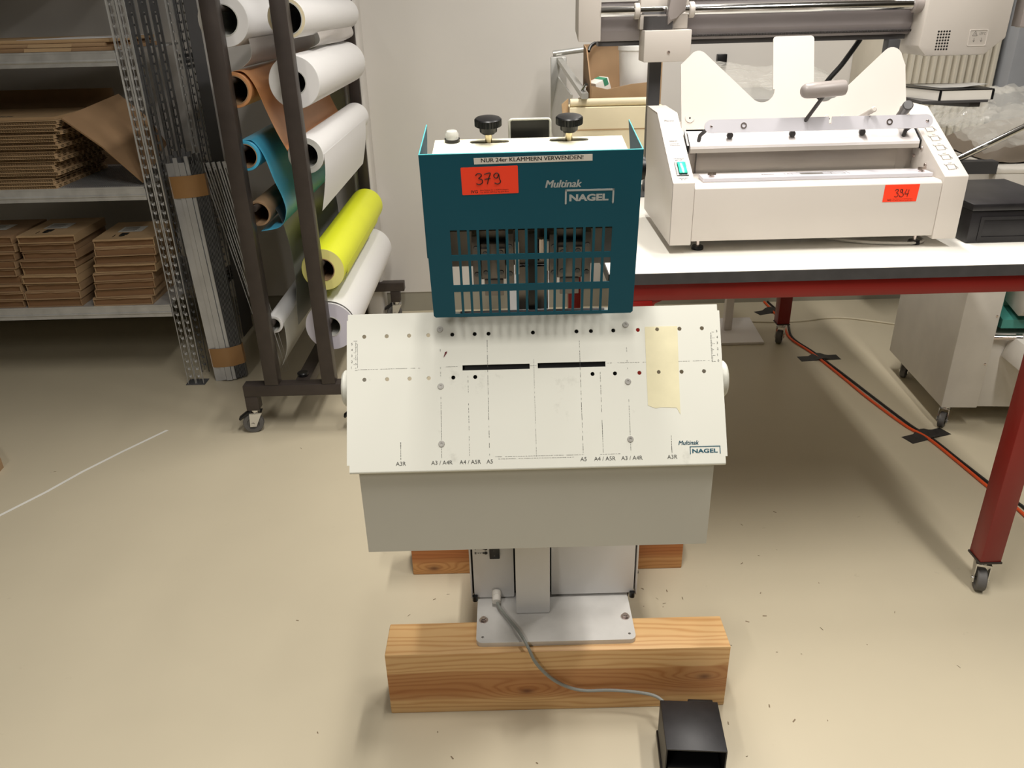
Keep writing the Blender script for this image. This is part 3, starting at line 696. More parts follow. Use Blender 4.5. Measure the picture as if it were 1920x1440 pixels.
for q in ((0.694, 0.742, 1.7700, 1.7707), (0.694, 0.742, 1.7843, 1.785), (0.7413, 0.742, 1.770, 1.785), (0.712, 0.7127, 1.770, 1.785), (0.640, 0.750, 1.792, 1.7927), (0.7493, 0.750, 1.766, 1.7927)): g.box(q[0], q[1], q[2], q[3], 1.0225, 1.0229)
obj('rail_print', g, GREYINK, RU, recalc=False)
for x in (0.447, 0.905):
    g = G(); g.lathe((x, 1.765, 1.0225), (0, 0, 1), [(0, 0), (0.006, 0), (0.006, 0.003), (0.002, 0.004), (0.002, 0.010), (0, 0.010)], 10); g.box(x - 0.009, x + 0.009, 1.7635, 1.7665, 1.027, 1.033); obj('wing_screw', g, STEEL, RU)
# notched back rest leaning back 25 degrees
a25 = math.radians(25)
MB = frame((0, 1.95, 1.08), (1, 0, 0), (0, math.sin(a25), math.cos(a25)))
def arc(cx, cy, r, a0, a1, n=6): return [(cx + r * math.cos(math.radians(a0 + (a1 - a0) * k / n)), cy + r * math.sin(math.radians(a0 + (a1 - a0) * k / n))) for k in range(n + 1)]
ol = [(0.414, -0.02), (0.945, -0.02), (0.945, 0.155)] + arc(0.915, 0.175, 0.023, 25, 135, 6) + [(0.778, 0.083)] + arc(0.752, 0.098, 0.024, -45, -175, 8) + [(0.732, 0.222)] + arc(0.724, 0.222, 0.008, 0, 90, 4) + arc(0.6435, 0.222, 0.008, 90, 180, 4) + [(0.6320, 0.106)] + arc(0.606, 0.106, 0.030, 0, -128, 8) + arc(0.459, 0.179, 0.022, 50, 140, 6) + [(0.4165, 0.169)]
me = cut_sheet(ol, [], 0.003); me.transform(MB); BR = obj('back_rest', me, CREAM, BD)
for x, y in ((0.4345, 0.043), (0.7615, 0.033), (0.801, 0.033)):
    g = G(MB); g.lathe((x, y, 0.003), (0, 0, 1), [(0, 0.0010), (0.0022, 0.0010), (0.0022, 0.002), (0.0105, 0.002), (0.0112, 0), (0, 0)], 22); obj('button', g, CREAM, BR)
    g = G(MB); g.lathe((x, y, 0.0041), (0, 0, 1), [(0, 0), (0.0022, 0), (0.0022, 0.0012), (0, 0.0012)], 10); obj('button_hole', g, INK, BR)
# clamp bar
MC = frame((0, 1.838, 1.118), (1, 0, 0), (0, math.sin(math.radians(18)), math.cos(math.radians(18))))
ol = arc(0.4545, 0, 0.0145, 90, 270, 8) + [(0.930, -0.0145)] + arc(0.930, 0, 0.0145, -90, 90, 8)
ol += [(0.722, 0.0145), (0.721, -0.001), (0.715, -0.001), (0.7145, 0.0145)]
me = cut_sheet(ol, [], 0.004); me.transform(MC); CB = obj('clamp_bar', me, BAR, BD)
for x, r in ((0.4545, 0.0035), (0.526, 0.0068), (0.848, 0.0068), (0.932, 0.004)):
    g = G(MC)
    if r > 0.005: g.ring((x, 0, 0.004), (x, 0, 0.0055), r, r * 0.6, 20)
    else: g.lathe((x, 0, 0.004), (0, 0, 1), [(0, 0.003), (r * 0.6, 0.0025), (r, 0), (0, 0)], 14)
    obj('bar_bush', g, STEEL, CB)
for x in (0.437, 0.897):
    g = G(); g.tube([(x + 0.012, 1.846, 1.112), (x - 0.002, 1.850, 1.098), (x - 0.006, 1.852, 1.077)], 0.0045, 8, 1); obj('bar_link', g, DGREYPL, BD)
for x in (0.503, 0.643, 0.80): obj('bar_roller', G().lathe((x, 1.858, 1.096), (0, -1, 0), [(0, 0), (0.007, 0), (0.007, 0.006), (0.003, 0.0065), (0, 0.0065)], 16), DGREYPL, BD)
# lever with grip, side pins
obj('lever_rod', G().cyl((0.6605, 1.842, 1.120), (0.686, 1.80, 1.188), 0.0042, n=10), DGREYPL, BD)
g = G(); g.lathe((0.631, 1.80, 1.191), (0.096, 0, 0.006), [(0, 0), (0.007, 0.0006), (0.0115, 0.0035), (0.0145, 0.009), (0.0155, 0.016), (0.0163, 0.03), (0.0163, 0.088), (0.0150, 0.0935), (0.012, 0.0955), (0, 0.096)], 22); obj('lever_grip', g, GREYPL, BD)
obj('stop_pin', G().cyl((0.800, 1.925, 1.108), (0.804, 1.82, 1.149), 0.0062, n=14, b=0.002), CREAM, BD)
g = G(); g.cyl((0.902, 1.92, 1.106), (0.889, 1.86, 1.140), 0.0095, n=16); g.cyl((0.8890, 1.86, 1.140), (0.8836, 1.835, 1.154), 0.0112, n=18, b=0.002); obj('side_handle', g, DGREYPL, BD)
for x, y, z in ((0.9298, 1.86, 1.04), (0.9298, 1.83, 1.062), (0.9298, 1.80, 1.03)): obj('inner_screw', G().lathe((x, y, z), (-1, 0, 0), [(0.0045, 0), (0.004, 0.003), (0, 0.0035)], 12), STEEL, BD)
for x, y in ((0.425, 1.752), (0.912, 1.752), (0.425, 2.0), (0.912, 2.0)):
    ft = obj('foot', G().lathe((x, y, 0.866), (0, 0, 1), [(0, 0), (0.013, 0), (0.0135, 0.004), (0.012, 0.008), (0, 0.008)], 22), BLACK, BD)
    obj('foot_stud', G().cyl((x, y, 0.874), (x, y, 0.895), 0.004, n=10), STEEL, ft)
MS = FRONT((0.8068, 1.7137, 0.9705)); MS = MS @ Matrix(((1, 0.0, 0, 0), (0, 1, 0, 0), (0, 0, 1, 0), (0, 0, 0, 1)))
S2 = flat('lot_sticker', MS, [(0, 0), (0.0725, 0), (0.0745, 0.0366), (0.0005, 0.0366)], 0.0004, STICKER, BD, 0.0, 'orange-red sticker with handwritten 394')
g = G(MS); digits(g, T(0.0225, 0.0105, 0.0008) @ Matrix.Diagonal((0.0130, 0.0160, 1, 1)), '3g4', 0.0006); obj('handwritten_number', g, INK, S2)
g = G(MS); g.add_mesh(text_mesh('IVG', h=0.0045, wd=0.0085, bold=0.015), T(0.010, 0.0015, 0.0006)); g.add_mesh(text_mesh('Neue Mindener Str. 2, 32278 Kirchlengern', h=0.0022, wd=0.043), T(0.021, 0.0045, 0.0006)); g.add_mesh(text_mesh('Tel. 05223 / 879 0-0, Fax 879 0010', h=0.0022, wd=0.043), T(0.021, 0.0013, 0.0006)); obj('address_lettering', g, INK, S2, recalc=False)
obj('power_cord', G().tube([(0.935, 1.80, 0.870), (0.938, 1.762, 0.870), (0.91, 1.742, 0.870), (0.86, 1.745, 0.870), (0.80, 1.76, 0.870), (0.74, 1.80, 0.870), (0.70, 1.90, 0.870)], 0.0035, 8), LABELW, BD)

# ---------------------------------------------------------------- wide roller laminator behind it
LM = empty('roller_laminator', (0.75, 2.34, 0.866), 'wide cream roller laminator with chrome bar standing behind the binding machine', 'machine')
g = G(); g.prism([(0.198, 2.30, 1.276), (0.198, 2.30, 1.50), (0.198, 2.38, 1.50), (0.198, 2.40, 1.30)], (0.060, 0, 0), b=0.003); obj('end_plate', g, CREAM, LM)
g = G(); g.prism([(1.092, 2.27, 1.245), (1.115, 2.27, 1.222), (1.27, 2.27, 1.222), (1.318, 2.27, 1.262), (1.322, 2.27, 1.55), (1.110, 2.27, 1.55)], (0, 0.16, 0), b=0.004)
DH = obj('drive_head', g, CREAM, LM)
MD = FRONT((0, 2.27, 0))
g = G(MD)
for r_ in range(7):
    for c_ in range(5): g.lathe((1.138 + c_ * 0.0072, 1.238 + r_ * 0.0072, 0), (0, 0, 1), [(0, 0.0004), (0.0025, 0.0004), (0.0025, 0)], 10)
obj('vent_holes', g, INK, DH)
g = G(MD); me = cut_sheet(rrect(1.219, 1.244, 1.268, 1.284, 0.003), [rrect(1.221, 1.246, 1.266, 1.282, 0.003)], 0.0014); g.add_mesh(me, T(0, 0, 0)); IP = obj('instruction_plate', g, CREAM, DH)
g = G(MD)
for a, b in (((1.228, 1.269), (1.241, 1.269)), ((1.228, 1.269), (1.2345, 1.280)), ((1.2345, 1.280), (1.241, 1.269)), ((1.2345, 1.271), (1.2345, 1.276)), ((1.2345, 1.264), (1.2345, 1.254)), ((1.2345, 1.254), (1.232, 1.258)), ((1.2345, 1.254), (1.237, 1.258)), ((1.254, 1.264), (1.254, 1.254)), ((1.254, 1.254), (1.2515, 1.258)), ((1.254, 1.254), (1.2565, 1.258))):
    g.tube([(a[0], a[1], 0.0003), (b[0], b[1], 0.0003)], 0.0005, 4, 1)
g.add_mesh(text_mesh('170°C', wd=0.016, h=0.006), T(1.246, 1.271, 0.0004)); obj('plate_print', g, GREYINK, IP, recalc=False)
obj('top_beam', G().box(0.258, 1.11, 2.33, 2.43, 1.376, 1.45, b=0.003), CREAM, LM)
obj('chrome_bar', G().cyl((0.257, 2.31, 1.3475), (1.115, 2.31, 1.3475), 0.0135, n=22), CHROME, LM)
obj('heated_beam', G().prism([(0.257, 2.345, 1.274), (0.257, 2.335, 1.30), (0.257, 2.345, 1.37), (0.257, 2.42, 1.37), (0.257, 2.43, 1.29), (0.257, 2.40, 1.274)], (0.838, 0, 0), b=0.002), ROLLG, LM)
g = G()
for k in range(150): g.cyl((0.50 + k * 0.004, 2.335, 1.2835), (0.5028 + k * 0.004, 2.335, 1.2835), 0.0034, n=6)
obj('drive_chain', g, GREYCORK, LM)
obj('lower_angle', G().box(0.257, 1.088, 2.35, 2.40, 1.262, 1.273), DGREYPL, LM)
obj('bar_collar', G().cyl((1.075, 2.31, 1.3475), (1.118, 2.31, 1.3475), 0.021, n=20, b=0.003), GREYPL, LM)
for x in (0.345, 0.488): obj('bar_collar', G().cyl((x, 2.31, 1.3475), (x + 0.014, 2.31, 1.3475), 0.020, n=18, b=0.002), CREAM, LM)
g = G(); g.box(0.366, 0.489, 2.255, 2.34, 1.225, 1.302, b=0.003); g.box(0.360, 0.486, 2.30, 2.345, 1.3025, 1.376, b=0.003); CG = obj('carriage', g, CREAM, LM)
g = G(); g.cyl((0.385, 2.285, 1.303), (0.385, 2.285, 1.335), 0.018, n=16); g.box(0.385, 0.44, 2.268, 2.30, 1.303, 1.334); obj('lever_hub', g, DGREYPL, CG)
g = G(); g.prism([(0.425, 2.262, 1.31), (0.448, 2.262, 1.33), (0.472, 2.262, 1.345), (0.474, 2.262, 1.41), (0.428, 2.262, 1.41), (0.426, 2.262, 1.34)], (0, 0.03, 0), b=0.007); obj('lever', g, GREYPL, CG)
obj('carriage_screw', G().lathe((0.431, 2.255, 1.249), (0, -1, 0), [(0, 0.004), (0.003, 0.0035), (0.0045, 0), (0, 0)], 12), STEEL, CG)
for x in (0.396, 1.038):
    obj('stand_post', G().box(x, x + 0.032, 2.33, 2.365, 0.872, 1.262, b=0.002), DGREYM, LM)
    obj('stand_foot', G().box(x - 0.03, x + 0.062, 2.28, 2.43, 0.866, 0.8718, b=0.001), DGREYM, LM)
obj('brace_cable', G().tube([(0.985, 2.39, 1.262), (0.95, 2.40, 1.20), (0.90, 2.41, 1.12), (0.86, 2.42, 0.95), (0.84, 2.42, 0.871)], 0.007, 8), BLACK, LM)
g = G(); g.prism([(1.07, 2.36, 1.098), (1.225, 2.21, 1.098), (1.255, 2.21, 1.098), (1.255, 2.37, 1.098)], (0, 0, 0.014), b=0.002); g.box(1.070, 1.10, 2.333, 2.362, 1.075, 1.112)
obj('side_tray', g, DGREYPL, LM)
g = G(); g.prism([(1.09, 2.19, 1.098), (1.262, 2.19, 1.098), (1.275, 2.22, 1.098), (1.275, 2.37, 1.098), (1.09, 2.37, 1.098)], (0, 0, 0.006)); g.bm.transform(T(0, 0, 0.014)); obj('tray_plate', g, DGREYPL, LM)
g = G(); g.box(1.348, 1.362, 2.27, 2.31, 1.288, 1.45); obj('side_bracket', g, GREYPL, LM)
g = G(); g.box(1.3625, 1.42, 2.26, 2.32, 1.285, 1.45, b=0.003); g.box(1.3225, 1.348, 2.30, 2.32, 1.40, 1.45); obj('side_arm', g, CREAM, LM)

# book box lying on the tray
BK = empty('book_box', (1.18, 2.26, 1.1185), 'black-topped flat box with white sides lying on the dark tray beside the back rest', 'box', rz=math.radians(0.01))
g = G(); g.prism([(-0.105, 0.10, 0), (-0.105, 0.07, 0), (-0.048, -0.068, 0), (0.092, -0.068, 0), (0.095, 0.08, 0), (-0.02, 0.10, 0)], (0, 0, 0.024)); obj('box_body', g, LABELW, BK)
g = G(); g.prism([(-0.107, 0.102, 0.0242), (-0.107, 0.07, 0.0242), (-0.049, -0.069, 0.0242), (0.093, -0.069, 0.0242), (0.096, 0.082, 0.0242), (-0.02, 0.102, 0.0242)], (0, 0, 0.0025)); obj('cover', g, BLACK, BK)
g = G()
for x in (-0.049, 0.088): g.box(x, x + 0.006, -0.0695, -0.0675, -0.0002, 0.0241)
obj('corner_strip', g, BLACK, BK)
g = G(); g.grid([[(-0.03, -0.03, 0.028), (0.02, -0.045, 0.030), (0.082, -0.052, 0.037)], [(-0.06, 0.06, 0.028), (0.01, 0.05, 0.029), (0.085, 0.03, 0.033)]], 0.0008); obj('loose_leaf', g, GALV, BK)

# black box at the right end of the table
BB = empty('black_box', (1.125, 1.86, 0.866), 'matt black flat box at the table end beside the binding machine', 'box')
g = G(); g.prism([(1.024, 1.742, 0.866), (1.230, 1.742, 0.866), (1.230, 1.99, 0.866), (1.140, 1.99, 0.866), (1.024, 1.81, 0.866)], (0, 0, 0.072), b=0.002); obj('body', g, BLACKM, BB)
g = G(); g.prism([(1.021, 1.738, 0.9385), (1.233, 1.738, 0.9385), (1.233, 1.993, 0.9385), (1.138, 1.993, 0.9385), (1.021, 1.812, 0.9385)], (0, 0, 0.016), b=0.003); obj('lid', g, BLACKM, BB)
g = G(); me = cut_sheet([(1.046, 0.872), (1.228, 0.872), (1.228, 0.925), (1.046, 0.925)], [[(1.054, 0.880), (1.220, 0.880), (1.220, 0.918), (1.054, 0.918)]], 0.002); g.add_mesh(me, FRONT((0, 1.742, 0))); obj('front_frame', g, BLACKM, BB)

# clutter behind, on the far end of the table
CT = empty('beige_carton', (0.36, 2.9, 0.866), 'large closed beige carton at the far end of the red table', 'carton')
obj('body', G().box(0.212, 0.52, 2.755, 2.86, 0.866, 1.058, b=0.003).box(0.265, 0.52, 2.8605, 3.06, 0.866, 1.0575, b=0.003), CREAMP, CT)
obj('tape_strip', G().box(0.2095, 0.52, 2.754, 2.756, 0.985, 0.989), CARD3, CT)
g = G(); g.prism([(0.2095, 2.77, 1.0), (0.19, 2.74, 1.015), (0.185, 2.745, 1.07), (0.2095, 2.775, 1.085)], (0, 0.012, 0)); obj('torn_flap', g, CARD3, CT)
tag(obj('paper_tube', G().ring((0.215, 2.775, 1.071), (0.47, 2.775, 1.071), 0.0128, 0.009, 20), CREAMP, loc=(0.34, 2.775, 1.06)), 'cream paper tube lying along the front edge of the beige carton', 'tube')
OB = empty('open_carton', (0.37, 2.93, 1.058), 'open brown cardboard box holding a white bucket, on the beige carton', 'carton')
g = G(); g.box(0.282, 0.518, 2.80, 3.05, 1.0585, 1.0625)
obj('bottom', g, CARD, OB)
for nm, q in (('back_wall', (0.282, 0.518, 3.046, 3.05, 1.0628, 1.235)), ('right_wall', (0.514, 0.518, 2.80, 3.0455, 1.0628, 1.20))): obj(nm, G().box(*q), CARD, OB)
obj('left_wall', G().prism([(0.282, 2.80, 1.0628), (0.282, 3.0455, 1.0628), (0.282, 3.0455, 1.235), (0.282, 2.95, 1.225), (0.282, 2.80, 1.13)], (0.004, 0, 0)), CARD2, OB)
obj('front_wall', G().prism([(0.2865, 2.80, 1.0628), (0.5135, 2.80, 1.0628), (0.5135, 2.80, 1.130), (0.42, 2.80, 1.123), (0.34, 2.80, 1.108), (0.2865, 2.80, 1.12)], (0, 0.004, 0)), CARD, OB)
BU = empty('white_bucket', (0.445, 2.88, 1.0628), 'white plastic bucket with lid standing in the open brown box', 'bucket')
obj('body', G().lathe((0.445, 2.88, 1.0628), (0, 0, 1), [(0, 0), (0.052, 0), (0.060, 0.16), (0, 0.16)], 28), WHITEB, BU)
obj('lid', G().lathe((0.445, 2.88, 1.223), (0, 0, 1), [(0.0, 0), (0.064, 0), (0.064, 0.014), (0.058, 0.017), (0.055, 0.013), (0, 0.013)], 28), WHITEB, BU)
PK = empty('small_packet', (0.340, 2.90, 1.085), 'small white packet with green print propped in the open brown box', 'packet', rz=math.radians(25))
obj('packet_body', G(Matrix.Rotation(math.radians(-20), 4, 'Y')).box(-0.036, 0.018, -0.028, 0.028, 0.0, 0.052, b=0.002), LABELW, PK)
obj('green_band', G(Matrix.Rotation(math.radians(-20), 4, 'Y')).box(-0.005, 0.012, -0.0285, 0.0285, 0.030, 0.0523), GREENP, PK)
obj('crumpled_sheet', G(Matrix.Rotation(math.radians(-8), 4, 'Y')).grid([[(-0.042 + 0.017 * i, -0.050 + 0.028 * j, -0.005 + 0.012 * math.sin(i * 2 + j)) for i in range(5)] for j in range(4)], 0.001), PAPER, PK)
AF = empty('metal_tray', (0.2, 3.2, 0.866), 'long grey metal tray with a raised rail beside the beige carton at the table end', 'tray')
obj('side_wall', G().prism([(0.232, 2.87, 1.085), (0.204, 2.87, 0.95), (0.204, 2.87, 0.866), (0.198, 2.87, 0.866), (0.198, 2.87, 0.95), (0.224, 2.87, 1.088)], (0, 0.71, 0)), ALU, AF)
g = G(); g.prism([(0.250, 2.745, 1.085), (0.272, 2.745, 1.085), (0.272, 2.745, 1.103), (0.250, 2.745, 1.103)], (-0.030, 0.835, 0.060)); obj('top_rail', g, ALU, AF)
obj('back_panel', G().box(0.195, 0.262, 3.582, 3.60, 0.866, 1.165, b=0.003), ALU, AF)
obj('back_bar', G().cyl((0.205, 3.59, 1.177), (0.335, 3.59, 1.190), 0.012, n=14), ALU, AF)
obj('rail_clip', G().cyl((0.256, 2.79, 1.107), (0.268, 2.77, 1.128), 0.006, n=10), CHROME, AF)
tag(obj('black_hose', G().tube([(0.295, 3.0, 1.215), (0.31, 3.02, 1.235), (0.36, 3.03, 1.252), (0.42, 3.03, 1.255), (0.47, 3.0, 1.235), (0.49, 2.97, 1.19), (0.505, 3.0, 1.07)], 0.006, 8), BLACK, loc=(0.4, 3.0, 1.06)), 'thick black hose curling out of the open brown box', 'hose')
BW = empty('wrapped_package', (1.0, 3.0, 0.866), 'flat grey package under clear bubble wrap at the back of the table', 'package')
obj('grey_core', G().box(0.72, 1.18, 2.88, 3.24, 0.866, 1.06, b=0.01), GREYBOX, BW)
def crumple(x0, x1, y0, y1, zf, n=26, amp=0.014, seed=3):
    rnd = random.Random(seed); return [[(x0 + (x1 - x0) * i / n, y0 + (y1 - y0) * j / n, zf(i / n, j / n) + rnd.uniform(-amp, amp) * (0.3 if 0 in (i, j) or n in (i, j) else 1)) for i in range(n + 1)] for j in range(n + 1)]
def zf1(u, v): return 1.085 + 0.06 * v + 0.012 * math.sin(9 * u) - (0.09 if v < 0.05 else 0) - 0.05 * max(0, u - 0.8) * 4
g = G(); g.grid(crumple(0.70, 1.22, 2.86, 3.25, zf1, 24, 0.008)); obj('bubble_wrap', g, BUBBLE, BW, smooth=60)
tag(obj('wall_socket', G().box(0.925, 0.967, 3.72, WY, 1.105, 1.15, b=0.003), BLACK), 'small black box fixed to the back wall above the wrapped package', 'socket')
TC = empty('ribbed_radiator', (1.75, 3.6, 0.62), 'beige vertically ribbed radiator on the back wall beyond the laminator drive head', 'radiator')
obj('radiator_body', G().box(1.52, 1.975, 3.42, WY - 0.003, 0.62, 1.9, b=0.003), RIB, TC)
rib = None
for k in range(15):
    x = 1.525 + k * 0.03
    if rib is None:
        g = G(); g.prism([(x, 3.4198, 0.66), (x + 0.020, 3.4198, 0.66), (x + 0.015, 3.400, 0.66), (x + 0.005, 3.400, 0.66)], (0, 0, 1.2)); rib = obj('rib', g, RIB, TC)
    else:
        c = rib.copy(); COL.objects.link(c); c.location.x += k * 0.03
tag(obj('grey_locker', G().box(1.99, 2.6, 3.35, 3.74, 0, 2.0, b=0.004), LOCKER, loc=(2.3, 3.5, 0)), 'plain grey locker beside the ribbed radiator', 'locker')

# ---------------------------------------------------------------- folding machine under/behind the table's right side
FM = empty('folding_machine', (1.472, 2.428, 0), 'cream and teal folding machine on casters beyond the right table leg', 'machine', rz=math.radians(-4.5))
SP = obj('side_cover', G().box(0, 0.118, 0, 0.50, 0.085, 0.875, b=0.003), FOLDW, FM)
for z in (0.25, 0.42): obj('cover_screw', G().lathe((0.108, 0, z), (0, -1, 0), [(0.004, 0), (0.0035, 0.002), (0, 0.003)], 12), STEEL, SP)
obj('lower_panel', G().box(0.1185, 0.55, 0.03, 0.49, 0.075, 0.345, b=0.003), FOLDW, FM)
obj('teal_body', G().box(0.1185, 0.55, 0.10, 0.49, 0.346, 0.80), FOLDT, FM)
obj('teal_chute', G().prism([(0.14, 0.10, 0.42), (0.14, 0.02, 0.40), (0.14, 0.02, 0.37), (0.14, 0.10, 0.36)], (0.4, 0, 0)), FOLDT, FM)
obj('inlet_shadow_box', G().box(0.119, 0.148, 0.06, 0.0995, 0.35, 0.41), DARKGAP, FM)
obj('delivery_hood', G().prism([(0.172, -0.05, 0.80), (0.172, -0.05, 0.46), (0.172, 0.0, 0.42), (0.172, 0.0995, 0.44), (0.172, 0.0995, 0.80)], (0.35, 0, 0), b=0.004), FOLDW, FM)
obj('guide_bar', G().cyl((0.10, 0.028, 0.335), (0.20, 0.0, 0.345), 0.009, n=14), STEEL, FM)
g = G(); g.prism([(0.165, -0.10, 0.27), (0.182, -0.10, 0.345), (0.45, -0.10, 0.345), (0.45, -0.10, 0.16), (0.27, -0.10, 0.215)], (0, 0.125, 0), b=0.002); obj('side_bracket', g, FOLDW, FM)
obj('clamp_knob', G().lathe((0.222, -0.1005, 0.275), (0, -1, 0), [(0, 0), (0.004, 0), (0.004, 0.008), (0.011, 0.009), (0.011, 0.02), (0, 0.02)], 14), BLACK, FM)
obj('guide_collar', G().lathe((0.186, 0.004, 0.344), (1, -0.28, 0.1), [(0, 0), (0.013, 0), (0.013, 0.018), (0, 0.018)], 16), CHROME, FM)
obj('clear_knob', G().lathe((0.262, -0.105, 0.195), (0, 0, -1), [(0, 0), (0.012, 0), (0.017, 0.018), (0.015, 0.03), (0, 0.03)], 16), GLASS, FM)
obj('top_cover', G().box(0, 0.55, 0.0, 0.50, 0.8755, 0.89, b=0.003), FOLDW, FM)
obj('crank_rod', G().cyl((-0.115, 0.02, 0.915), (0.17, -0.02, 1.085), 0.010, n=14), CHROME, FM)
obj('rod_holder', G().box(-0.13, -0.0, 0.0, 0.04, 0.876, 0.912), DGREYM, FM)
for x, y in ((0.03, 0.03), (0.05, 0.44), (0.50, 0.05), (0.50, 0.44)): caster(FM, x, y, 0.0845, 0.028, 0.02, RUBBER, math.radians(55))
BW2 = empty('bubble_wrap_heap', (1.62, 2.62, 0.89), 'heap of crumpled clear bubble wrap lying on top of the folding machine', 'bubble wrap')
def zf2(u, v): return 0.925 + 0.17 * math.sin(math.pi * min(1, 0.15 + u)) * math.sin(math.pi * (0.08 + 0.8 * v)) + 0.01 * math.sin(17 * u + 9 * v)
obj('wrapped_core', G().grid(crumple(1.50, 1.95, 2.50, 2.90, lambda u, v: 0.896 + 0.10 * math.sin(math.pi * u) ** 0.5 * math.sin(math.pi * v) ** 0.5, 18, 0.006, 2), 0.0), COREW, BW2)
obj('upper_layer', G().grid(crumple(1.40, 1.98, 2.43, 2.92, zf2, 34, 0.014, 5)), BUBBLE, BW2, smooth=60)
def zf3(u, v): return 0.918 + 0.11 * math.sin(math.pi * min(1, 0.15 + u)) * math.sin(math.pi * (0.08 + 0.8 * v)) + 0.01 * math.sin(11 * u + 15 * v)
obj('lower_layer', G().grid(crumple(1.44, 1.98, 2.46, 2.92, zf3, 28, 0.014, 9)), BUBBLE, BW2, smooth=60)

# ---------------------------------------------------------------- cables and tapes on the floor
def floor_run(pts, dz, dx=0.0): return [(x + dx, y, dz) for x, y in pts]
run = [(1.26, 3.74), (1.262, 3.62), (1.262, 3.45), (1.235, 3.27), (1.275, 3.09), (1.31, 2.85), (1.335, 2.66), (1.375, 2.45), (1.41, 2.36), (1.432, 2.20), (1.452, 2.02), (1.47, 1.93), (1.47, 1.7)]
tag(obj('orange_extension_lead', G().tube(floor_run(run, 0.0052), 0.005, 8), ORANGEC, loc=(1.4, 2.5, 0)), 'orange extension cord running across the floor under the red table', 'cord')
run2 = [(x + 0.017 + 0.006 * math.sin(k * 1.3), y) for k, (x, y) in enumerate(run)]
tag(obj('black_extension_lead', G().tube(floor_run(run2, 0.0048), 0.0046, 8), BLACKC, loc=(1.42, 2.5, 0)), 'black cord running beside the orange one across the floor', 'cord')
for x, y, a, lb in ((1.262, 3.62, 20, 'dark tape piece over the cords nearest the back wall'), (1.288, 3.055, 4, 'dark tape piece over the cords just in front of the rear table leg'), (1.418, 2.385, 20, 'large dark tape piece over the cords beside the folding machine caster')):
    g = G(T(x, y, 0) @ Matrix.Rotation(math.radians(a), 4, 'Z')); W_, D_ = 0.085, 0.03
    rows = [[(-W_ + 2 * W_ * i / 10, s_ * D_ * (1 if abs(i - 5) < 2 else 0.85), 0.0006 + 0.0115 * max(0, 1 - abs(i - 5.2) / 2.0) ** 0.5) for i in range(11)] for s_ in (-1, 1)]
    g.grid(rows, 0.0004); tag(obj('floor_tape', g, DTAPE, loc=(x, y, 0)), lb, 'tape', 'dark tape pieces holding the floor cords')
tag(obj('white_floor_cable', G().tube([(1.02, 3.50, 0.004), (1.2, 3.47, 0.004), (1.35, 3.47, 0.004), (1.55, 3.5, 0.004), (1.8, 3.38, 0.004)], 0.0045, 8), WHITEC, loc=(1.3, 3.48, 0)), 'thin white cable lying on the floor behind the rear table leg', 'cable')
SD = empty('white_stand', (1.0, 3.36, 0), 'white square stand foot with thin post under the back of the table', 'stand')
obj('foot_plate', G().prism([(0.88, 3.215, 0), (1.105, 3.215, 0), (1.125, 3.515, 0), (0.90, 3.515, 0)], (0, 0, 0.012), b=0.002), LEDGE, SD)
obj('post', G().box(0.965, 1.0, 3.36, 3.395, 0.012, 0.80, b=0.002), LEDGE, SD)
tag(obj('packing_strap', G().grid([[(x, y, 0.0010) for x, y in ((-1.262, 2.566), (-1.36, 2.42), (-1.44, 2.29), (-1.50, 2.17), (-1.61, 1.99), (-1.75, 1.74))], [(x + 0.011, y - 0.005, 0.0016) for x, y in ((-1.262, 2.566), (-1.36, 2.42), (-1.44, 2.29), (-1.50, 2.17), (-1.61, 1.99), (-1.75, 1.74))]], 0.0006), STRAP, loc=(-1.45, 2.2, 0)), 'white plastic packing strap lying on the open floor', 'strap')
tag(obj('carton_scrap', G().prism([(-1.90, 2.20, 0), (-1.715, 2.27, 0), (-1.72, 2.33, 0), (-1.80, 2.42, 0), (-2.0, 2.40, 0)], (0, 0, 0.035)), CARD, loc=(-1.8, 2.3, 0)), 'corner of a brown cardboard piece on the floor at the picture edge', 'carton')
g = G(); rnd = random.Random(12)
for _ in range(110):
    t = rnd.random()
    if t < 0.6: x, y = rnd.gauss(0.35, 0.22), rnd.gauss(1.35, 0.24)
    elif t < 0.8: x, y = rnd.uniform(-0.5, 0.9), rnd.uniform(1.0, 2.2)
    else: x, y = rnd.uniform(-1.6, 1.3), rnd.uniform(1.1, 2.6)
    if -0.29 < x < 0.46 and (1.24 < y < 1.36 or 1.70 < y < 1.82): continue
    if 0.27 < x < 0.40 and 1.04 < y < 1.19: continue
    a = rnd.uniform(0, 6.28); l = rnd.uniform(0.001, 0.005); q = rnd.uniform(0.0004, 0.0014)
    d = V((math.cos(a), math.sin(a), 0)); e = V((-d.y, d.x, 0)); p = V((x, y, 0.0004))
    g.bm.faces.new([g.v(p - d * l - e * q), g.v(p + d * l - e * q + e * l * 0.4), g.v(p + d * l + e * q + V((0, 0, 0.001)) + e * l * 0.4), g.v(p - d * l + e * q + V((0, 0, 0.001)))])
o = obj('floor_debris', g, BLOTCH, kind='stuff'); tag(o, 'tiny chips and shavings scattered on the floor around the beams', 'debris')

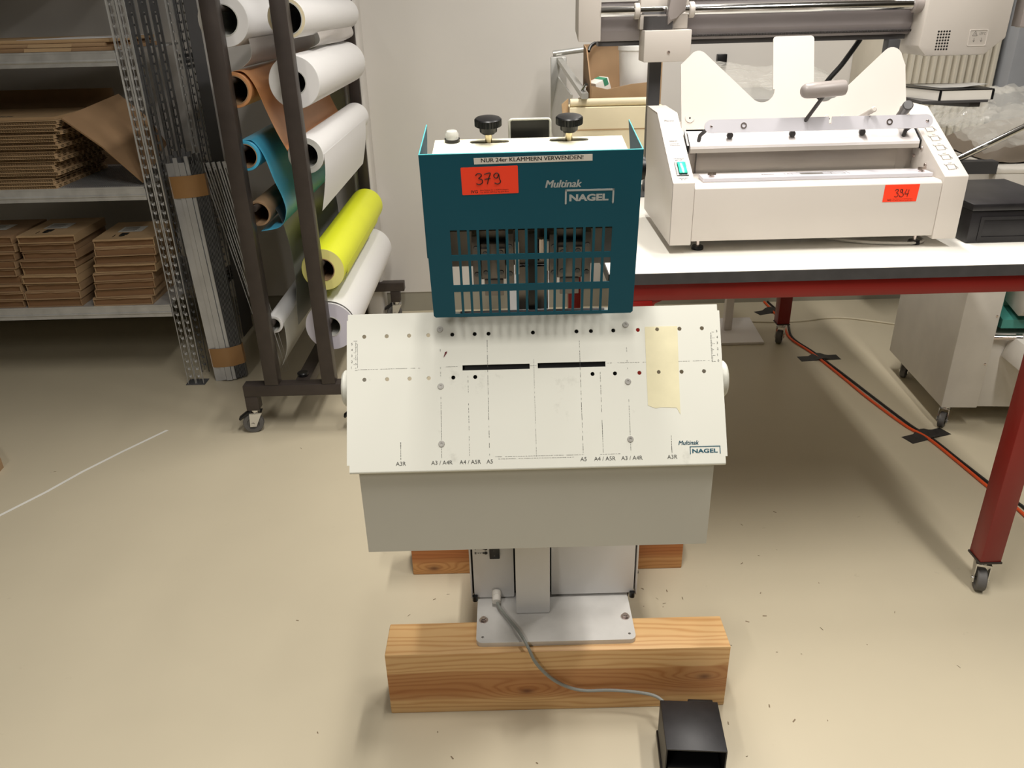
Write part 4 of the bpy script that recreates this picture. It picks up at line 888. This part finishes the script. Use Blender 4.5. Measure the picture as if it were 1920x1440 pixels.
# ---------------------------------------------------------------- steel shelf
SH = empty('steel_shelf', (-1.9, 3.25, 0), 'galvanised steel shelving unit with perforated posts and shelves of cardboard', 'shelf')
def post_mesh(x0, y0, h=2.1, wd=0.0305, dp=0.03):
    hs = []; z = 0.03
    while z < h - 0.03:
        hs.append(rrect(wd / 2 - 0.0042, z, wd / 2 + 0.0042, z + 0.0125, 0.0036, 2)); z += 0.0333
    g = G(); me = cut_sheet([(0, 0), (wd, 0), (wd, h), (0, h)], hs, 0.0016)
    g.add_mesh(me, FRONT((x0, y0 + 0.0016, 0)))
    g.add_mesh(me, frame((x0 + 0.0001, y0 + 0.0018, 0), (0, 1, 0), (0, 0, 1)))
    # rolled rims and punched lips below every hole
    g.box(x0 + wd - 0.002, x0 + wd, y0 - 0.0015, y0 + 0.004, 0, h); g.box(x0, x0 + 0.002, y0 - 0.0015, y0, 0, h)
    z = 0.03
    while z < h - 0.03:
        xm = x0 + wd / 2; g.prism([(xm - 0.0045, y0 - 0.0002, z + 0.0004), (xm + 0.0045, y0 - 0.0002, z + 0.0004), (xm + 0.0045, y0 + 0.003, z + 0.0075), (xm - 0.0045, y0 + 0.003, z + 0.0065)], (0, 0.0008, 0.0008)); g.box(xm + 0.0045, xm + 0.0065, y0 - 0.0016, y0, z, z + 0.0125); z += 0.0333
    return g
for x, y in ((-1.318, 2.955), (-1.285, 2.955), (-1.305, 3.44), (-1.305, 3.60), (-2.75, 2.955), (-2.75, 3.60)): obj('post', post_mesh(x, y), GALV, SH)
for x, y in ((-1.272, 3.44), (-1.272, 3.60)): obj('post', post_mesh(x, y), GALVD, SH)
obj('end_sheet', G().box(-1.2405, -1.239, 3.46, 3.605, 0.0, 2.0), DGREYM, SH)
obj('post_base', G().box(-1.325, -1.248, 2.945, 3.0, 0, 0.003), GALVD, SH)
for z in (1.16, 0.72, 0.25):
    g = G(); g.box(-1.30, -1.278, 3.474, 3.5985, z, z + 0.012); g.box(-1.30, -1.278, 3.474, 3.5985, z + 0.022, z + 0.034); g.box(-1.30, -1.278, 3.474, 3.5985, z + 0.044, z + 0.056); obj('side_rung', g, GALVD, SH)
for zt in (1.715, 1.257, 0.800, 0.345):  # highest board is out of view, added to shade the wall behind
    obj('shelf_board', G().box(-2.72, -1.322, 2.957, 3.62, zt - 0.006, zt), GALV, SH)
    g = G(); yf = 2.950
    prof = [(yf + 0.006, zt - 0.0065), (yf, zt - 0.0065), (yf, zt - 0.026), (yf - 0.003, zt - 0.029), (yf - 0.003, zt - 0.033), (yf, zt - 0.036), (yf, zt - 0.048), (yf + 0.006, zt - 0.048)]
    g.prism([(-2.72, y, z) for y, z in prof], (1.400, 0, 0)); g.box(-2.72, -1.322, yf, yf + 0.0065, zt - 0.0062, zt + 0.0006); obj('front_beam', g, GALV, SH)
g = G()
for k in range(40): g.box(-1.66 + k * 0.008, -1.657 + k * 0.008, 2.97, 3.4, 0.8, 0.8008)
obj('ribbed_mat', g, GALVD, SH)
for k, (y, lx) in enumerate(((3.075, -1.303), (3.175, -1.300), (3.285, -1.303))):
    tag(obj('steel_upright', post_mesh(lx, y, 2.0), GALVD, loc=(lx, y, 0)), ('perforated steel upright standing directly behind the front shelf post', 'perforated steel upright between two others behind the shelf post', 'perforated steel upright standing closest to the rear shelf posts')[k], 'upright', 'loose uprights beside the shelf')
# stack of flattened corrugated sheets on the middle shelf
def corrugated(w_, d_, t, pitch=0.009):
    g = G(); g.box(-w_, 0, 0, d_, 0, 0.0012); g.box(-w_, 0, 0, d_, t - 0.0012, t); g.box(-w_, 0, 0.004, d_, t / 2 - 0.0006, t / 2 + 0.0006)
    for lay in (0.0012, t / 2 + 0.0006):
        hh = t / 2 - 0.0018; n = int(w_ / pitch); rows = [[], []]
        for k in range(2 * n + 1):
            x = -k * pitch / 2; z = lay + (hh if k % 2 else 0); rows[0].append((x, 0.002, z)); rows[1].append((x, 0.02, z))
        g.grid(rows)
        for k in range(10): g.box(-0.0035, -0.0015, k * d_ / 10, k * d_ / 10 + d_ / 26, lay, lay + hh)
    return g
ords = ['topmost', 'second', 'third', 'fourth', 'fifth', 'sixth', 'seventh', 'eighth', 'ninth', 'tenth', 'eleventh', 'twelfth', 'thirteenth', 'fourteenth', 'fifteenth', 'sixteenth', 'seventeenth', 'eighteenth', 'nineteenth', 'bottom']
NS = 20; TS = 0.0117; first = None; rnd = random.Random(4)
for k in range(NS):
    f = 1 - k / (NS - 1); xr = -1.585 - 0.06 * f + (0.012 if k % 4 == 0 else 0) + rnd.uniform(-0.006, 0.006); yy = 2.952 + rnd.uniform(-0.004, 0.012)
    z = 0.8010 + k * TS; lb = 'flattened corrugated sheet, %s of the stack on the middle shelf' % (('topmost' if k == NS - 1 else 'bottom one' if k == 0 else ords[NS - 1 - k] + ' from the top'))
    if first is None:
        first = tag(obj('corrugated_sheet', corrugated(0.62, 0.42, TS - 0.0005), FLUTE, loc=(0, 0, 0)), lb, 'cardboard', 'flattened sheets on the middle shelf'); first.location = (xr, yy, z)
    else:
        c = first.copy(); COL.objects.link(c); c.location = (xr, yy, z); c['label'] = lb
zt = 0.8010 + NS * TS
tag(obj('slanting_cardboard', G().grid([[(-1.572, 2.975, zt + 0.003), (-1.45, 2.977, 0.935), (-1.335, 2.98, 0.807)], [(-1.50, 3.30, 1.085), (-1.40, 3.30, 0.99), (-1.335, 3.26, 0.90)]], 0.006), CARD2, loc=(-1.45, 3.1, 0.8)), 'large brown cardboard panel slanting from the stack down to the shelf post', 'cardboard')
tag(obj('upright_cardboard', G().box(-2.5, -1.58, 3.43, 3.445, 0.801, 1.10), CARD2, loc=(-2, 3.43, 0.8)), 'upright brown cardboard panel behind the corrugated stack on the middle shelf', 'cardboard')
PCN = tag(obj('printed_carton', G().box(-2.2, -1.60, 2.985, 3.25, zt + 0.0002, zt + 0.010), CARD3, loc=(-1.9, 3.1, zt)), 'flat brown carton with dark printed mark lying on the corrugated stack', 'carton')
g = G()
for k in range(5): g.box(-1.83 + k * 0.013, -1.823 + k * 0.013, 3.02, 3.035 + 0.006 * (k % 2), zt + 0.0101, zt + 0.0104)
obj('printed_mark', g, PRINT, PCN)
# folded flats on the top shelf
for k, (xa, xb, ya, yb, z0, z1, m_, lb) in enumerate(((-2.4, -1.335, 2.965, 3.4, 1.2575, 1.270, CARD2, 'lowest folded cardboard flat on the top shelf'), (-2.3, -1.36, 2.975, 3.4, 1.2705, 1.283, CARD, 'second folded cardboard flat on the top shelf, with lighter front lip'), (-2.4, -1.345, 2.985, 3.38, 1.2835, 1.295, CARD3, 'uppermost folded cardboard flat on the top shelf under white paper'))):
    fl = tag(obj('folded_flat', G().box(xa, xb, ya, yb, z0, z1, b=0.002), m_, loc=((xa + xb) / 2, ya, z0)), lb, 'cardboard', 'folded flats on the top shelf')
    if k < 2: obj('front_lip', G().prism([(-1.63 + k * 0.01, ya - 0.008, z0 + 0.001), (-1.47, ya - 0.008, z0 + 0.001), (-1.47, ya, z1 - 0.001), (-1.63 + k * 0.01, ya, z1 - 0.001)], (0, 0.002, 0.001)), CARD3, fl)
tag(obj('white_paper', G().grid([[(-1.66, 2.985, 1.2965), (-1.50, 2.985, 1.2965), (-1.345, 3.05, 1.2965)], [(-1.55, 3.26, 1.2965), (-1.45, 3.28, 1.2965), (-1.345, 3.30, 1.2975)]], 0.0008), PAPER, loc=(-1.5, 3.1, 1.296)), 'sheet of white paper on the cardboard flats of the top shelf', 'paper')
# brown mailers in three stacks on the lower shelf
def mailer(wd, d, t, flap):
    g = G(); r = flap
    g.box(-wd / 2, wd / 2, 0, d, 0, 0.003); g.box(-wd / 2, wd / 2, r, d, t - 0.0035, t - 0.0005)
    g.box(-wd / 2, -wd / 2 + 0.003, 0.003, d, 0.003, t - 0.0035); g.box(wd / 2 - 0.003, wd / 2, 0.0, d, 0.003, t - 0.0035)
    n = 7; rows = [[], []]
    for i in range(n + 1):
        x = -wd / 2 + wd * i / n; j = 0.0022 * math.sin(i * 2.1 + flap * 900); rows[0].append((x, r - 0.004 + j, t - 0.0055)); rows[1].append((x, r + 0.006, t - 0.0005))
    g.grid(rows, 0.0015)
    return g
def mailer_thing(wd, d, t, flap, m_, loc, rz, lb):
    o = tag(obj('mailer_box', mailer(wd, d, t, flap), m_), lb, 'box', 'brown mailers on the lower shelf'); o.location = loc; o.rotation_euler = (0, 0, rz)
    obj('front_panel', G().box(-wd / 2 + 0.004, wd / 2 - 0.004, 0.008, 0.0105, 0.0032, t - 0.0037), CARDIN, o)
    return o
rnd = random.Random(21); names3 = ['topmost', 'second', 'third', 'fourth', 'fifth', 'sixth', 'seventh', 'eighth', 'lowest']
protos = [(0.232, 0.27, 0.031, 0.0), (0.222, 0.27, 0.031, 0.004)]
PR = []
for si, (nm, xt, xb, n, yoff, sh) in enumerate((('left', -1.968, -1.99, 9, 0, 0), ('middle', -1.738, -1.766, 9, 0, 0), ('right', -1.443, -1.505, 8, 0.0, 0))):
    tt_ = (0.283 if si != 2 else 0.262) / n
    for k in range(n):
        f = k / (n - 1); x = xb + (xt - xb) * f + rnd.uniform(-0.008, 0.008); rz = math.radians(rnd.uniform(-1.5, 1.5) + (3 if si == 2 else 0))
        which = names3[n - 1 - k] if k else 'lowest'
        lb = 'brown mailer box, %s of the %s stack on the lower shelf' % (which if which in ('topmost', 'lowest') else which + ' from the top', nm)
        loc = (x, 2.957 + rnd.uniform(-0.004, 0.008), 0.3457 + k * tt_)
        wd_ = (0.212 if si != 2 else 0.228) + rnd.uniform(-0.005, 0.004)
        o = mailer_thing(wd_, 0.265, tt_ - 0.0006, rnd.choice((0.0, 0.002, 0.005, 0.009)), rnd.choice((CARD, CARD, CARD3, CARD2)), loc, rz, lb)
        if k == n - 1:
            z = tt_ - 0.0002
            lbm = obj('shipping_label', G().box(-0.055, 0.035, 0.10, 0.18, z, z + 0.0006), PAPERG, o)
            g = G()
            for q in range(5): g.box(-0.045, 0.005 + 0.004 * (q % 3), 0.112 + q * 0.012, 0.117 + q * 0.012, z + 0.0006, z + 0.0009)
            obj('label_print', g, GREYINK, lbm)
            g = G(); g.lathe((-0.02, 0.045, z), (0, 0, 1), [(0, 0), (0.011, 0), (0.011, 0.0006), (0, 0.0006)], 14); g.box(-0.032, -0.004, 0.055, 0.085, z, z + 0.0006); g.box(-0.05, -0.048, 0.03, 0.06, z, z + 0.0006); obj('printed_mark', g, INK, o)

# ---------------------------------------------------------------- bundle of steel profiles and leaning perforated strips
def lean(p0, p1, across):
    p0 = V(p0); p1 = V(p1); ez = (p1 - p0).normalized(); ex = (V(across) - ez * V(across).dot(ez)).normalized(); ey = ez.cross(ex)
    return Matrix(((ex.x, ey.x, ez.x, p0.x), (ex.y, ey.y, ez.y, p0.y), (ex.z, ey.z, ez.z, p0.z), (0, 0, 0, 1))), (p1 - p0).length
MBu, LBu = lean((-1.155, 3.0, 0.008), (-1.198, 3.045, 0.885), (1, 0.05, 0))
BN = empty('profile_bundle', (-1.152, 3.0, 0), 'taped bundle of shiny steel channel profiles leaning beside the front shelf post', 'profiles')
rnd = random.Random(31)
def channel(g, x0, x1, y0, y1, z0, z1, t=0.0012):
    g.box(x0, x1, y0, y0 + t, z0, z1); g.box(x0, x0 + t, y0 + t, y1, z0, z1); g.box(x1 - t, x1, y0 + t, y1, z0, z1)
xs = [-0.062, -0.036, -0.016, 0.004]
for k, (xa, wd) in enumerate(((-0.060, 0.030), (-0.029, 0.016), (-0.012, 0.022), (0.011, 0.013))):
    g = G(MBu); channel(g, xa, xa + wd, -0.028 + abs(xa + 0.02) * 0.25, 0.02, rnd.uniform(-0.006, 0.004), LBu + rnd.uniform(-0.02, 0.012)); obj('profile', g, PROF, BN)
for k in range(9):
    xa = 0.0255 + k * 0.0042; g = G(MBu); g.box(xa, xa + 0.0026, -0.024 + k * 0.0035, 0.028, rnd.uniform(-0.006, 0.004), LBu + rnd.uniform(-0.03, 0.01)); obj('profile', g, GALVD, BN)
for k in range(5):
    xa = -0.055 + k * 0.016; g = G(MBu); channel(g, xa, xa + 0.014, 0.022, 0.040, rnd.uniform(-0.004, 0.004), LBu + rnd.uniform(-0.02, 0.03)); obj('profile', g, GALVD, BN)
for za, zb in ((0.055, 0.135), (0.735, 0.815)):
    g = G(MBu); a = [(-0.0625, 0.043), (-0.0625, -0.016), (-0.045, -0.024), (-0.01, -0.0295), (0.026, -0.026), (0.045, -0.012), (0.0645, 0.005), (0.0645, 0.03), (0.05, 0.043)]
    rows = [[(x, y, z) for x, y in a + a[:1]] for z in (za, zb)]; g.grid(rows, 0.0006); obj('tape_band', g, TAPEB, BN)
def strip_mesh(M_, L_, wd=0.0140, t=0.0016):
    hs = []; z = 0.02
    while z < L_ - 0.02: hs.append(circ(wd * 0.5, z, 0.0017, 6)); z += 0.010
    me = cut_sheet([(0, 0), (wd, 0), (wd, L_), (0, L_)], hs, t); me.transform(M_ @ FRONT((0, 0, 0))); return me
for k in range(5):
    Ms, Ls = lean((-0.995 + k * 0.0125, 3.04 + k * 0.006, 0.0), (-1.195 + k * 0.0195, 3.20 + k * 0.006, 0.835), (1, 0.1, 0))
    g = G(); me = strip_mesh(Ms, Ls); g.add_mesh(me, Matrix.Identity(4))
    tag(obj('perforated_strip', g, STRIPM, loc=(-0.95 + k * 0.012, 3.03, 0)), 'slim perforated steel strip, %s of five leaning beside the profile bundle' % ('leftmost', 'second from left', 'middle one', 'second from right', 'rightmost')[k], 'strip', 'perforated strips beside the profile bundle')

# ---------------------------------------------------------------- roll rack
RK = empty('roll_rack', (-0.74, 3.05, 0), 'dark steel rack on casters with two columns of material rolls', 'rack')
for x0, x1 in ((-0.861, -0.813), (-0.662, -0.615)):
    obj('upright', G().box(x0, x1, 2.520, 2.566, 0.190, 1.85, b=0.002), RACK, RK)
    obj('upright', G().box(x0, x1, 3.62, 3.666, 0.190, 1.85, b=0.002), RACK, RK)
for y in (2.520, 3.62): obj('base_beam', G().box(-0.940, -0.50, y, y + 0.046, 0.1475, 0.1895, b=0.002), RACK, RK)
obj('base_bar', G().box(-0.765, -0.715, 2.5665, 3.6195, 0.1475, 0.1890, b=0.002), RACK, RK)
obj('end_plug', G().cyl((-0.745, 2.60, 0.1892), (-0.745, 2.60, 0.203), 0.020, n=18, b=0.003), BLACK, RK)
for x in (-0.918, -0.545):
    for y in (2.543, 3.643):
        obj('caster_leg', G().box(x - 0.022, x + 0.022, y - 0.0225, y + 0.0225, 0.0925, 0.1472, b=0.002), RACK, RK)
        caster(RK, x, y, 0.092, 0.036, 0.024, RUBBER, math.radians(8), brake=True)
pegs = {}
XL, XR = -0.825, -0.638
rolls = [
 ('white_roll', XL, 1.347, 0.074, 0.042, PAPER, PAPER, 0.97, 'big white vinyl roll at the top of the left column of the rack'),
 ('tan_roll', XL, 1.152, 0.052, 0.040, ORANGEP, ORANGEP, 0.97, 'orange tan film roll with its loose end draping down'),
 ('blue_roll', XL, 0.956, 0.047, 0.035, BLUEP, BLUEP, 0.97, 'blue film roll with its loose end curling below'),
 ('bare_core', XL + 0.012, 0.772, 0.040, 0.034, CORE, CORE, 0.9, 'almost bare brown cardboard core inside the curl of blue film'),
 ('thin_white_roll', XL + 0.004, 0.385, 0.031, 0.022, PAPER, PAPER, 0.95, 'thin white roll at the bottom of the left column'),
 ('white_roll', XR, 1.348, 0.056, 0.044, PAPER, CREAMP, 0.97, 'white roll on a wide core at the top of the right column'),
 ('white_roll', XR - 0.002, 1.170, 0.077, 0.034, PAPER, PAPER, 0.90, 'thick white roll second from the top in the right column'),
 ('white_roll', XR + 0.004, 0.952, 0.056, 0.038, PAPER, PAPERG, 0.95, 'white roll in the middle of the right column with hanging sheet'),
 ('yellow_roll', XR + 0.012, 0.577, 0.072, 0.036, YELLOWP, YELLOWE, 0.95, 'neon yellow roll in the right column above the big white roll'),
 ('white_roll', XR + 0.012, 0.372, 0.086, 0.034, PAPER, PAPERL, 0.98, 'largest white roll at the bottom of the right column'),
]
RL = {}
for nm, x, z, ro, ri, m_, me_, L_, lb in rolls:
    ya = 2.602; yb = ya + L_; rt = empty(nm, (x, (ya + yb) / 2, z), lb, 'roll', 'material rolls on the rack'); RL[lb] = rt
    if nm == 'bare_core': obj('tube', G().ring((x, ya, z), (x, yb, z), ro, ri, 30), CORE, rt)
    else:
        obj('wound_sheet', G().lathe((x, ya, z), (0, 1, 0), [(ro - 0.001, 0.0003), (ro, 0.001), (ro, L_ - 0.001), (ri + 0.003, L_)], 40), m_, rt)
        obj('end_face', G().lathe((x, ya, z), (0, 1, 0), [(ri + 0.003, 0), (ro - 0.001, 0.0)], 40), me_, rt)
        obj('core', G().ring((x, ya - 0.001, z), (x, yb + 0.001, z), ri + 0.003, ri, 28), CORE if nm in ('yellow_roll', 'blue_roll', 'tan_roll') else PAPERG, rt)
    uc = -0.837 if x < -0.73 else -0.6385
    pr_ = 0.010; pz = z + ri - pr_ - 0.0005
    obj('peg', G().cyl((x, 2.5662, pz), (x, 2.70, pz), pr_, n=12), RACK, RK)
    obj('peg', G().cyl((x, 3.6198, pz), (x, 3.46, pz), pr_, n=12), RACK, RK)
    if abs(x - uc) > 0.012: pass
def spiral(x, y, z, r0_, r1_, turns, n=60):
    return [[(x + (r0_ + (r1_ - r0_) * k / n) * math.cos(2 * math.pi * turns * k / n + 4.2), yy, z + (r0_ + (r1_ - r0_) * k / n) * math.sin(2 * math.pi * turns * k / n + 4.2)) for k in range(n + 1)] for yy in (y, y + 0.975)]
def tail(lb, rows_xz, y0, y1, m_, nm='loose_end', t=0.0008, skew=0.0, lab=None, waves=0.0):
    n = 9; rows = []
    # smooth the profile
    P = [V((a, b, 0)) for a, b in rows_xz]; Q = []
    for i in range(len(P) - 1):
        a = P[max(i - 1, 0)]; b = P[i]; c = P[i + 1]; d = P[min(i + 2, len(P) - 1)]
        for k in range(5):
            t_ = k / 5; Q.append(0.5 * ((2 * b) + (c - a) * t_ + (2 * a - 5 * b + 4 * c - d) * t_ * t_ + (3 * b - a - 3 * c + d) * t_ ** 3))
    Q.append(P[-1])
    for j in range(n + 1):
        f = j / n; rows.append([(q.x + waves * math.sin(6 * f + i * 0.25) * i / len(Q), y0 + (y1 - y0) * f, q.y + skew * f * i / len(Q)) for i, q in enumerate(Q)])
    g = G(); g.grid(rows, t); return obj(nm, g, m_, RL[lb], label=lab)
L_ = {k: v[-1] for k, v in enumerate(rolls)}
tail(L_[0], [(-0.770, 1.295), (-0.768, 1.262), (-0.778, 1.235), (-0.800, 1.214)], 2.64, 3.55, MILKFILM, waves=0.006)
tail(L_[1], [(-0.825, 1.2055), (-0.792, 1.203), (-0.764, 1.165), (-0.738, 1.09), (-0.712, 1.02), (-0.680, 0.945)], 2.61, 3.5, ORANGEP, skew=0.01, waves=0.003)
tail(L_[2], [(-0.825, 1.0045), (-0.795, 0.999), (-0.768, 0.955), (-0.748, 0.88), (-0.728, 0.82), (-0.724, 0.77), (-0.750, 0.725), (-0.815, 0.712)], 2.61, 3.5, BLUEP)
tail(L_[3], [(-0.772, 0.775), (-0.755, 0.72), (-0.742, 0.62), (-0.738, 0.52), (-0.745, 0.42), (-0.752, 0.36)], 2.66, 3.48, GREYFILM, waves=0.006)
tail(L_[4], [(-0.790, 0.385), (-0.789, 0.34), (-0.795, 0.28), (-0.818, 0.225)], 2.615, 3.5, PAPERG)
tail(L_[5], [(-0.606, 1.306), (-0.603, 1.285), (-0.610, 1.268), (-0.628, 1.255)], 2.85, 3.5, MILKFILM, waves=0.012)
tail(L_[7], [(-0.5775, 0.955), (-0.580, 0.90), (-0.59, 0.84), (-0.605, 0.775)], 2.61, 3.45, PAPER)
tail(L_[8], [(-0.5545, 0.575), (-0.560, 0.54), (-0.578, 0.515)], 2.66, 3.4, YELLOWP)
g = G(); g.grid(spiral(XR + 0.012, 2.606, 0.372, 0.0865, 0.093, 0.62)); obj('outer_wrap', g, PAPER, RL[L_[9]])
